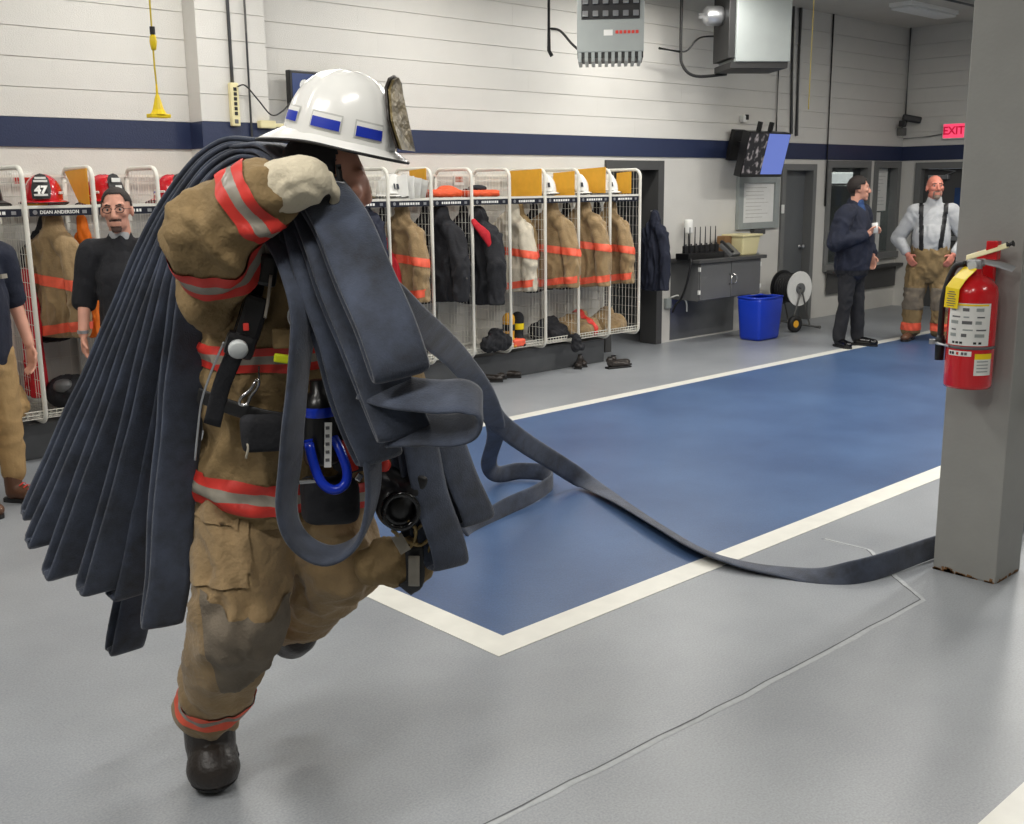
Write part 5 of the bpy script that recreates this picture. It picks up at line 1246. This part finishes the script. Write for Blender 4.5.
# boots
def bunker_boot(ank, toe, hl, s=1.0):
    d = (toe-ank); dz = V((d.x, d.y, 0)).normalized()
    pr = [('c', ank+ZD*.12, ank-ZD*.02, .072*s, .070*s), ('c', ank-ZD*.03, toe-d*.2, .066*s, .066*s), ('e', toe-d*.12, (.070*s, .070*s, .058*s)), ('e', hl, (.062*s, .062*s, .05*s))]
    o = part(FF, 'boot', pr, 'leather_dark', .009, 4); return o
toe = q(212, 748, 3.0); hl = aR+HF*.05-ZD*.02; hl.z = .05
toe.z = .058
b1 = bunker_boot(V((aR.x, aR.y, .13)), toe, hl, 1.12)
for v in b1.data.vertices:
    if v.co.z < .012: v.co.z = .012*(v.co.z < .012)
new_obj('sole', band_mesh(b1.data, V((0, 0, 0)), (0, 0, 1), .0, .035, lambda c: True, .006), 'rubber', FF)
new_obj('toe_cap', patch_mesh(b1.data, lambda c: (c-toe).length < .088 and c.z > .03, .004), 'leather_dark', FF)
toeL = q(291, 643, 3.40)
b2 = bunker_boot(aL-ZD*.05, toeL, aL-ZD*.09+HF*.08, 1.0)
# glove on the hose
gp = hand_prims(q(276, 186, 2.57), gd, (-ZD*.75+HF*.65), .70, 1.2, 1)
gp += [('c', q(264, 195, 2.565), q(288, 185, 2.56), .062, .066), ('e', q(302, 181, 2.56), (.070, .068, .058))]
part(FF, 'glove', gp, 'glove', .0075, 3, .006, (18, 18, 18), 6)
# helmet
fh = (HR*.955-HF*.14-ZD*.235).normalized(); rh = fh.cross(ZD).normalized(); uh = rh.cross(fh)
HM = new_obj('helmet', None, None, FF); hcen = q(340, 141, 2.78)
mm = Matrix((fh, -rh, uh)).transposed().to_4x4(); mm.translation = hcen; HM.matrix_local = mm @ Matrix.Diagonal((.97, 1.0, 1.0, 1))
HMAIN = helmet_parts('white_helmet', math.radians(-25), .045)
for nm, me in HMAIN:
    if nm == 'front_shield':
        m2 = me.copy(); m2.materials.clear(); m2.materials.append(MATS['foil'])
        o = new_obj('front_shield', m2, None, HM, (.006, 0, .004)); o.scale = (1, 1.3, 1.0)
        o = new_obj('shield_backing', m2.copy(), None, HM, (-.004, 0, .004)); o.data.materials.clear(); o.data.materials.append(MATS['leather_dark']); o.scale = (1, 1.36, 1.02)
        continue
    if nm in ('brim', 'brim_edge'):
        me = me.copy()
        for v in me.vertices:     # this helmet has a shorter brim
            r0 = math.hypot(v.co.x/.147, v.co.y/.121)
            if r0 > 1: k = 1+(r0-1)*.66; v.co.x *= k/r0; v.co.y *= k/r0
    new_obj(nm, me, None, HM)
mat('sticker_border', srgb(196, 196, 192), .4)
# stickers on the white helmet
def hsticker(th_deg, z0, z1, w, mt, off):
    bm = bmesh.new(); prev = None; th = math.radians(th_deg)
    for k in range(9):
        tt = th+(k-4)/4*w/.13; cur = []
        for zz in (z0, (z0+z1)/2, z1):
            ph = math.asin(min(1, (zz/.172)**(1/.92))); rr = math.cos(ph)**.85
            cur.append(bm.verts.new(((.148*rr+off)*math.cos(tt), (.122*rr+off)*math.sin(tt), zz)))
        if prev:
            for k2 in range(2): bm.faces.new((prev[k2], cur[k2], cur[k2+1], prev[k2+1]))
        prev = cur
    from_bm('sticker', bm, mt, HM, True)
for a in (-47.5, -92.5, -137.5, 42.5, 87.5, 132.5):
    w = .034 if abs(a) < 130 else .026
    hsticker(a, .020, .062, w+.003, 'sticker_border', .0022); hsticker(a, .024, .058, w, 'letter_white', .0030); hsticker(a, .024, .048, w-.001, 'blue_tape', .0038)

# ------------------------------------------------------------------ kit on the firefighter
def kit(nm, mt, fn, smooth=False, parent=None):
    bm = bmesh.new(); fn(bm); return from_bm(nm, bm, mt, parent or FF, smooth)
camf = (-HF*.95+HR*.25).normalized()         # roughly out of the chest
Rk = Matrix((HR*.95+HF*.25, HF*.95-HR*.25, ZD)).transposed()
def q2(u, v, D=2.70): return q(u, v, D)
# shoulder harness and pass device
def strap(pts, w, wd, mt, nm='harness_strap', t=.006):
    P_ = catmull(pts, 6); return kit(nm, mt, lambda bm: strip(bm, P_, [wd]*len(P_), w, t), True)
strap([q2(262, 255, 2.72), q2(252, 300, 2.69), q2(238, 345, 2.68), q2(222, 385, 2.70), q2(212, 425, 2.72)], .045, HR, 'black_cloth')
strap([q2(198, 395, 2.74), q2(230, 407, 2.71), q2(265, 417, 2.71), q2(305, 422, 2.74), q2(350, 420, 2.80)], .040, ZD, 'black', 'waist_belt')
strap([q2(345, 290, 2.74), q2(350, 350, 2.74), q2(345, 420, 2.76)], .045, HR, 'black_cloth')
fl = kit('flashlight', 'black_plastic', lambda bm: (box(bm, q2(252, 318, 2.66), (.062, .05, .115), Rk @ Euler((0, .35, 0)).to_matrix(), .012), box(bm, q2(240, 345, 2.645), (.075, .06, .06), Rk @ Euler((0, .35, 0)).to_matrix(), .014)))
kit('lens', 'gauge', lambda bm: lathe(bm, [(0, 0), (.024, 0), (.024, .012), (.018, .016), (0, .017)], 18, Matrix.Translation(q2(238, 348, 2.615)) @ align(camf-ZD*.35).to_4x4()), True, fl)
kit('lamp_switch', 'trim_red', lambda bm: box(bm, q2(246, 327, 2.625), (.014, .01, .018), Rk, .002), False, fl)
mic = kit('radio_microphone', 'black_plastic', lambda bm: (box(bm, q2(268, 270, 2.665), (.048, .035, .08), Rk @ Euler((0, .2, 0)).to_matrix(), .01),))
kit('microphone_clip', 'trim_silver', lambda bm: box(bm, q2(268, 247, 2.67), (.03, .015, .07), Rk @ Euler((0, .15, 0)).to_matrix(), .003), False, mic)
strap([q2(271, 275, 2.64), q2(268, 300, 2.64), q2(265, 318, 2.645)], .008, HR, 'trim_silver', 'antenna', .005)
g1 = kit('helmet_light', 'black_plastic', lambda bm: lathe(bm, [(0, 0), (.033, 0), (.036, .03), (0, .03)], 20, Matrix.Translation(q2(301, 315, 2.69)) @ align(camf).to_4x4()), True)
kit('light_lens', 'gauge', lambda bm: lathe(bm, [(0, .03), (.030, .03), (.027, .036), (.012, .038), (0, .034)], 20, Matrix.Translation(q2(301, 315, 2.69)) @ align(camf).to_4x4()), True, g1)
kit('light_ring', 'silver', lambda bm: lathe(bm, [(.030, .028), (.036, .028), (.036, .036), (.030, .036), (.030, .028)], 20, Matrix.Translation(q2(301, 315, 2.69)) @ align(camf).to_4x4(), False), True, g1)
kit('light_bulb', 'letter_white', lambda bm: bmesh.ops.create_uvsphere(bm, u_segments=10, v_segments=8, radius=.009, matrix=Matrix.Translation(q2(304, 318, 2.648))), True, g1)
kit('pocket_flap', 'tan_cloth_dark', lambda bm: box(bm, q2(292, 338, 2.705), (.10, .02, .05), Rk, .006))
kit('glow_tag', 'trim_lime', lambda bm: box(bm, q2(286, 359, 2.69), (.062, .016, .022), Rk @ Euler((0, .18, 0)).to_matrix(), .005))
kit('snap_hook', 'chrome', lambda bm: (sweep(bm, catmull([q2(256, 380, 2.69), q2(250, 390, 2.685), q2(241, 398, 2.68), q2(240, 404, 2.68), q2(247, 404, 2.68), q2(251, 396, 2.685), q2(257, 388, 2.69), q2(259, 381, 2.69), q2(256, 380, 2.69)], 5), .0045, 6), sweep(bm, [q2(259, 380, 2.69), q2(259, 366, 2.695)], .0025, 6)), True)
strap([q2(224, 342, 2.66), q2(212, 370, 2.68), q2(202, 400, 2.70), q2(198, 430, 2.71), q2(195, 460, 2.73)], .006, HR, 'silver', 'pull_cord', .005)
strap([q2(243, 434, 2.69), q2(248, 446, 2.68), q2(246, 458, 2.69)], .006, HR, 'cream_cloth', 'cord_loop', .005)
# black pouch, bottle and hanging tools in front of the left hip
part(FF, 'hip_pouch', [('b', q2(268, 432, 2.72), (.14, .06, .10), Rk, .02)], 'black_cloth', .009, 3, .004)
bt = kit('spray_bottle', 'black_plastic', lambda bm: lathe(bm, [(0, 0), (.042, 0), (.046, .01), (.046, .15), (.035, .175), (.022, .185), (.022, .215), (0, .215)], 20, Matrix.Translation(q2(322, 462, 2.70))), True)
kit('bottle_label', 'blue_plastic', lambda bm: lathe(bm, [(.0468, .125), (.0475, .127), (.0475, .148), (.0468, .15)], 20, Matrix.Translation(q2(322, 462, 2.70)), False), True, bt)
tape = kit('printed_tape', 'paper', lambda bm: box(bm, q2(328, 445, 2.63), (.018, .004, .115), Rk @ Euler((0, .06, 0)).to_matrix()))
kit('tape_print', 'paper_ink', lambda bm: [box(bm, q2(327.5, 428+k*8, 2.627), (.010, .002, .008), Rk) for k in range(5)], False, tape)
kit('blue_carabiner', 'blue_plastic', lambda bm: sweep(bm, catmull([q2(308, 440, 2.64), q2(314, 465, 2.62), q2(322, 483, 2.61), q2(334, 490, 2.61), q2(345, 484, 2.62), q2(347, 470, 2.63), q2(340, 450, 2.65), q2(334, 438, 2.67)], 6), .0125, 10), True)
kit('tape_roll', 'trim_red', lambda bm: sweep(bm, [q2(345, 440, 2.72), q2(352, 470, 2.72)], .018, 10), True)
kit('clip', 'chrome', lambda bm: (box(bm, q2(308, 481, 2.66), (.05, .01, .012), Rk, .003), box(bm, q2(359, 477, 2.66), (.018, .012, .02), Rk @ Euler((0, .6, 0)).to_matrix(), .003)))
part(FF, 'tool_pouch', [('b', q2(330, 500, 2.78), (.15, .10, .13), Rk, .03), ('b', q2(352, 440, 2.80), (.12, .1, .16), Rk, .03)], 'black_cloth', .010, 3, .008)
# breathing regulator with webbing at the far hip
rg = part(FF, 'regulator', [('e', q2(398, 505, 2.74), (.062, .062, .066)), ('c', q2(388, 480, 2.76), q2(410, 492, 2.72), .04, .036), ('b', q2(417, 482, 2.72), (.05, .04, .05), Rk @ Euler((0, .5, 0)).to_matrix(), .012)], 'black_plastic', .007, 3)
kit('regulator_ring', 'black_gloss', lambda bm: lathe(bm, [(.040, 0), (.052, 0), (.052, .018), (.040, .018), (.040, 0)], 24, Matrix.Translation(q2(400, 510, 2.685)) @ align(camf).to_4x4(), False), True, rg)
kit('purge_knob', 'trim_red', lambda bm: bmesh.ops.create_uvsphere(bm, u_segments=12, v_segments=8, radius=.018, matrix=Matrix.Translation(q2(384, 465, 2.68))), True, rg)
part(FF, 'gear_pouch', [('c', q2(372, 566, 2.80), q2(415, 568, 2.78), .055, .05), ('c', q2(380, 548, 2.80), q2(420, 548, 2.77), .03, .028)], 'tan_cloth_dark', .009, 3, .010, (16, 16, 16), 7)
for pts in ([(402, 490), (418, 505), (425, 520), (415, 532), (424, 540)], [(392, 530), (405, 540), (420, 545), (432, 538), (428, 552)], [(408, 520), (416, 530), (412, 545), (400, 552)]):
    strap([q2(u, v, 2.70+.01*i) for i, (u, v) in enumerate(pts)], .018, HF, 'tan_web', 'webbing', .008)
strap([q2(396, 535, 2.70), q2(406, 552, 2.69)], .03, HR, 'trim_silver', 'buckle_strap', .005)
strap([q2(414, 556, 2.70), q2(414, 586, 2.71)], .03, HR, 'trim_silver', 'reflective_tab', .004)
strap([q2(414, 545, 2.72), q2(415, 580, 2.73), q2(405, 590, 2.74)], .05, HR, 'black', 'webbing_tail', .006)
strap([q(262, 240, 2.70), q(270, 215, 2.72)], .03, HR, 'trim_silver', 'harness_label', .005)

# ================================================================== the hose
hm = bpy.data.materials.new('hose_jacket'); hm.use_nodes = True; MATS['hose_jacket'] = hm
nt = hm.node_tree; N = nt.nodes; b = N['Principled BSDF']; b.inputs['Roughness'].default_value = .82; b.inputs['Sheen Weight'].default_value = .25
tc = N.new('ShaderNodeTexCoord'); n1 = N.new('ShaderNodeTexNoise'); n1.inputs['Scale'].default_value = 9; n1.inputs['Detail'].default_value = 8; n1.inputs['Roughness'].default_value = .65
nt.links.new(tc.outputs['Object'], n1.inputs['Vector'])
rr = N.new('ShaderNodeValToRGB'); e = rr.color_ramp.elements; e[0].position = .3; e[0].color = (*srgb(34, 38, 47), 1); e[1].position = .78; e[1].color = (*srgb(74, 84, 105), 1)
nt.links.new(n1.outputs['Fac'], rr.inputs['Fac']); nt.links.new(rr.outputs['Color'], b.inputs['Base Color'])
n2 = N.new('ShaderNodeTexNoise'); n2.inputs['Scale'].default_value = 260; nt.links.new(tc.outputs['Object'], n2.inputs['Vector'])
bp = N.new('ShaderNodeBump'); bp.inputs['Strength'].default_value = .5; bp.inputs['Distance'].default_value = .003
nt.links.new(n2.outputs['Fac'], bp.inputs['Height']); nt.links.new(bp.outputs['Normal'], b.inputs['Normal'])
HB = base.copy()
HS = thing('fire_hose', 'dark blue flat fire hose folded over the firefighter shoulder and trailing to the column', 'fire hose', base)
HW, HT = .115, .018
def ribbon(nm, pts, wds, w=HW, t=HT, n=7, jit=True):
    """pts: 3-D points, wds: width directions at the same points"""
    P_ = catmull(pts, n); W_ = catmull(wds, n)
    for i in range(len(P_)):
        nv = noise.noise_vector(P_[i]*5+V((len(P_)*.37, 0, 0))); nv2 = noise.noise_vector(P_[i]*3.2+V((0, len(P_)*.7, 4)))
        P_[i] = P_[i]+nv*(.007 if jit else .0)
        W_[i] = (W_[i].normalized()+nv2*(.16 if jit else 0)).normalized()
    bm = bmesh.new(); strip(bm, P_, W_, w, t, 12); return from_bm(nm, bm, 'hose_jacket', HS, True)
def wd(a, b_, c): return (HR*a+HF*b_+ZD*c).normalized()
def hairpin(px, wtop, wbot, gap0=.012, gap1=.05, nm='fold', w=HW, ndir=None):
    """two strands hanging side by side with a turn at the bottom"""
    pts = [q(*p) for p in px]; n = len(pts); F_, B_, WW = [], [], []
    for i, p in enumerate(pts):
        f = i/(n-1); ww = (wtop*(1-f)+wbot*f).normalized()
        T = (pts[min(i+1, n-1)]-pts[max(i-1, 0)]).normalized(); nn = T.cross(ww).normalized()
        if ndir is not None and nn.dot(ndir) < 0: nn = -nn
        g = gap0+(gap1-gap0)*f**1.4
        F_.append(p); B_.append(p-nn*g); WW.append(ww)
    T = (pts[-1]-pts[-2]).normalized()
    mid = (F_[-1]+B_[-1])/2+T*(gap1*.55)
    return ribbon(nm, F_+[mid]+B_[::-1], WW+[WW[-1]]+WW[::-1], w)
wT = wd(.35, 1, 0); wB = wd(.80, .60, .0); nF = (HR*.6-HF*.8)
hairpin([(262, 147, 2.98), (232, 149, 2.98), (198, 176, 3.0), (163, 240, 3.04), (118, 342, 3.10), (80, 432, 3.14), (46, 508, 3.16)], wT, wB, .013, .032, ndir=nF)
hairpin([(264, 152, 2.96), (234, 156, 2.96), (204, 182, 2.97), (170, 248, 3.0), (127, 352, 3.05), (90, 448, 3.08), (52, 535, 3.10)], wT, wB, .013, .040, ndir=nF)
hairpin([(266, 158, 2.94), (238, 163, 2.93), (209, 190, 2.94), (177, 258, 2.96), (140, 362, 3.0), (105, 465, 3.02), (70, 565, 3.02)], wT, wB, .013, .055, ndir=nF)
hairpin([(268, 164, 2.92), (242, 169, 2.90), (215, 197, 2.90), (185, 268, 2.92), (158, 372, 2.94), (132, 480, 2.95), (106, 580, 2.95)], wT, wB, .013, .060, ndir=nF)
hairpin([(268, 176, 2.96), (240, 186, 2.98), (214, 215, 3.02), (190, 290, 3.10), (170, 400, 3.2), (150, 530, 3.26), (130, 640, 3.28)], wT, wd(.75, .66, 0), .013, .05, ndir=nF)
hairpin([(270, 171, 2.90), (246, 178, 2.87), (226, 206, 2.87), (203, 270, 2.87), (188, 360, 2.87), (177, 480, 2.87), (165, 612, 2.86)], wT, wd(.92, .38, 0), .013, .075, ndir=nF)
hairpin([(268, 182, 2.93), (244, 190, 2.92), (222, 216, 2.93), (198, 280, 2.94), (176, 370, 2.97), (156, 480, 3.0), (135, 585, 3.0)], wT, wd(.7, .7, 0), .013, .05, ndir=nF)
# over the shoulder and down in front
wC = wd(.3, 1, .1); wG = wd(.93, .25, .18)
def fronter(px, ws, gap0, gap1, back=1.0, w=HW, below=None):
    pts = [q(*p) for p in px]; n = len(pts); B_ = []
    for i, p in enumerate(pts):
        T = (pts[min(i+1, n-1)]-pts[max(i-1, 0)]).normalized(); nn = T.cross(ws[i]).normalized()
        d = below if below is not None else (HF*.6-ZD*.6-HR*.3)
        if nn.dot(d) < 0: nn = -nn
        B_.append(p+nn*(gap0+(gap1-gap0)*i/(n-1)))
    T = (pts[-1]-pts[-2]).normalized(); mid = (pts[-1]+B_[-1])/2+T*gap1*.5
    k = max(1, int(n*(1-back)))
    return ribbon('fold', pts+[mid]+B_[::-1][:n-k+1], list(ws)+[ws[-1]]+list(ws)[::-1][:n-k+1], w)
fronter([(245, 147, 2.97), (275, 146, 2.90), (305, 165, 2.78), (332, 205, 2.62), (356, 255, 2.53), (380, 312, 2.46), (398, 362, 2.42)], [wC, wC, wd(.5, .8, .2), wd(.8, .45, .3), wG, wG, wG], .013, .05, w=.135)
fronter([(252, 160, 2.93), (282, 162, 2.86), (305, 190, 2.74), (328, 240, 2.62), (352, 300, 2.55), (378, 365, 2.50), (402, 425, 2.47)], [wC, wC, wd(.5, .8, .2), wd(.75, .55, .3), wd(.85, .45, .2), wd(.9, .3, .15), wd(.95, .2, .1)], .013, .045, w=.13)
fronter([(255, 172, 2.90), (280, 178, 2.82), (298, 215, 2.70), (315, 270, 2.62), (338, 335, 2.58), (356, 395, 2.57), (378, 450, 2.58)], [wC, wC, wd(.5, .8, .2), wd(.7, .6, .3), wd(.8, .5, .2), wd(.85, .45, .1), wd(.85, .45, .1)], .013, .05)
# the loop that swings in front of the chest
lp = [(262, 190, 2.80), (278, 225, 2.70), (298, 268, 2.62), (306, 315, 2.58), (299, 370, 2.57), (291, 440, 2.57), (287, 505, 2.58), (300, 540, 2.585), (330, 556, 2.59), (360, 538, 2.60), (373, 490, 2.61), (368, 435, 2.61), (352, 380, 2.62), (336, 310, 2.63), (318, 250, 2.66), (300, 205, 2.74)]
ribbon('loop', [q(*p) for p in lp], [wd(.4, .9, .1), wd(.7, .7, .2), wd(.8, .6, .1), wd(.5, .85, 0), wd(.3, .95, 0), wd(.3, .95, 0), wd(.3, .95, 0), wd(.2, .95, .1), wd(.1, .95, .15), wd(.1, .95, .1), wd(.25, .95, 0), wd(.3, .95, 0), wd(.4, .9, 0), wd(.5, .85, 0), wd(.6, .8, 0), wd(.5, .85, 0)], .105)
# folded end pointing right
ribbon('fold', [q(*p) for p in ((372, 385, 2.52), (400, 394, 2.47), (435, 397, 2.44), (462, 396, 2.42), (477, 404, 2.42), (474, 420, 2.43), (455, 428, 2.45), (425, 430, 2.48), (395, 432, 2.52))], [wd(-.1, .85, .45)]*9, .12)
# strands hanging at the right
hairpin([(405, 395, 2.74), (416, 430, 2.74), (430, 490, 2.73), (449, 555, 2.72)], wd(.7, .7, 0), wd(.80, .60, 0), .02, .05, ndir=nF)
hairpin([(430, 400, 2.84), (445, 430, 2.84), (462, 475, 2.84), (478, 514, 2.83)], wd(.6, .8, 0), wd(.75, .66, .1), .02, .04, ndir=nF)
hairpin([(395, 400, 2.82), (404, 440, 2.82), (415, 490, 2.82), (428, 535, 2.82)], wd(.6, .8, 0), wd(.75, .66, 0), .02, .04, ndir=nF)
# the line that leaves the load, drops to the floor behind and runs on to the column
def fl(u, v, z=.0): return on_z(u, v, z)-base
tp = [q(352, 268, 2.75), q(388, 296, 3.0), q(414, 320, 3.35), (q(438, 340, 3.8)), q(462, 364, 4.4), q(486, 398, 5.1), q(496, 432, 5.7), q(489, 462, 6.15)]
tw = [wG, wd(.8, .4, .4), wd(.75, .2, .6), wd(.7, .2, .7), wd(.7, .3, .6), wd(.8, .5, .2), wd(.85, .5, .0), wd(.8, .6, .0)]
tp += [fl(497, 474, .07), fl(520, 471, .065), fl(545, 473, .062), fl(552, 481, .06), fl(536, 493, .06), fl(508, 506, .05), fl(484, 520, .03), fl(462, 530, .03)]
tw += [wd(.5, .5, .7), wd(0, .2, 1), wd(0, .1, 1), wd(0, 0, 1), wd(0, 0, 1), wd(0, .2, 1), wd(.2, .6, .7), wd(.3, .9, .2)]
ribbon('trailing_line', tp, tw, .105, .014, 8, False)
tp = [q(489, 410, 5.36), q(500, 424, 5.62), q(525, 443, 5.9), q(552, 460, 6.15), fl(585, 481, .05), fl(620, 502, .032), fl(660, 527, .034), fl(700, 550, .03), fl(745, 565, .02), fl(790, 573, .014), fl(825, 577, .02), fl(860, 572, .045), fl(895, 561, .06), fl(935, 547, .062), fl(975, 537, .062), fl(1015, 534, .062)]
tw = [wd(.85, .5, .1), wd(.75, .4, .5), wd(.5, .4, .8), wd(.5, .4, .7), wd(.75, .4, .3), wd(.8, .4, -.2), wd(.8, .4, -.35), wd(.8, .45, -.3), wd(.6, .8, -.1), wd(.2, 1, .15), wd(0, .9, .5), wd(0, .4, .95), wd(0, .15, 1), wd(0, 0, 1), wd(0, 0, 1), wd(0, 0, 1)]
tp += [V((6.1, 2.25, .062))-base, V((6.9, 2.3, .062))-base]; tw += [wd(0, 0, 1)]*2
ribbon('trailing_line', tp, tw, .118, .014, 8, False)
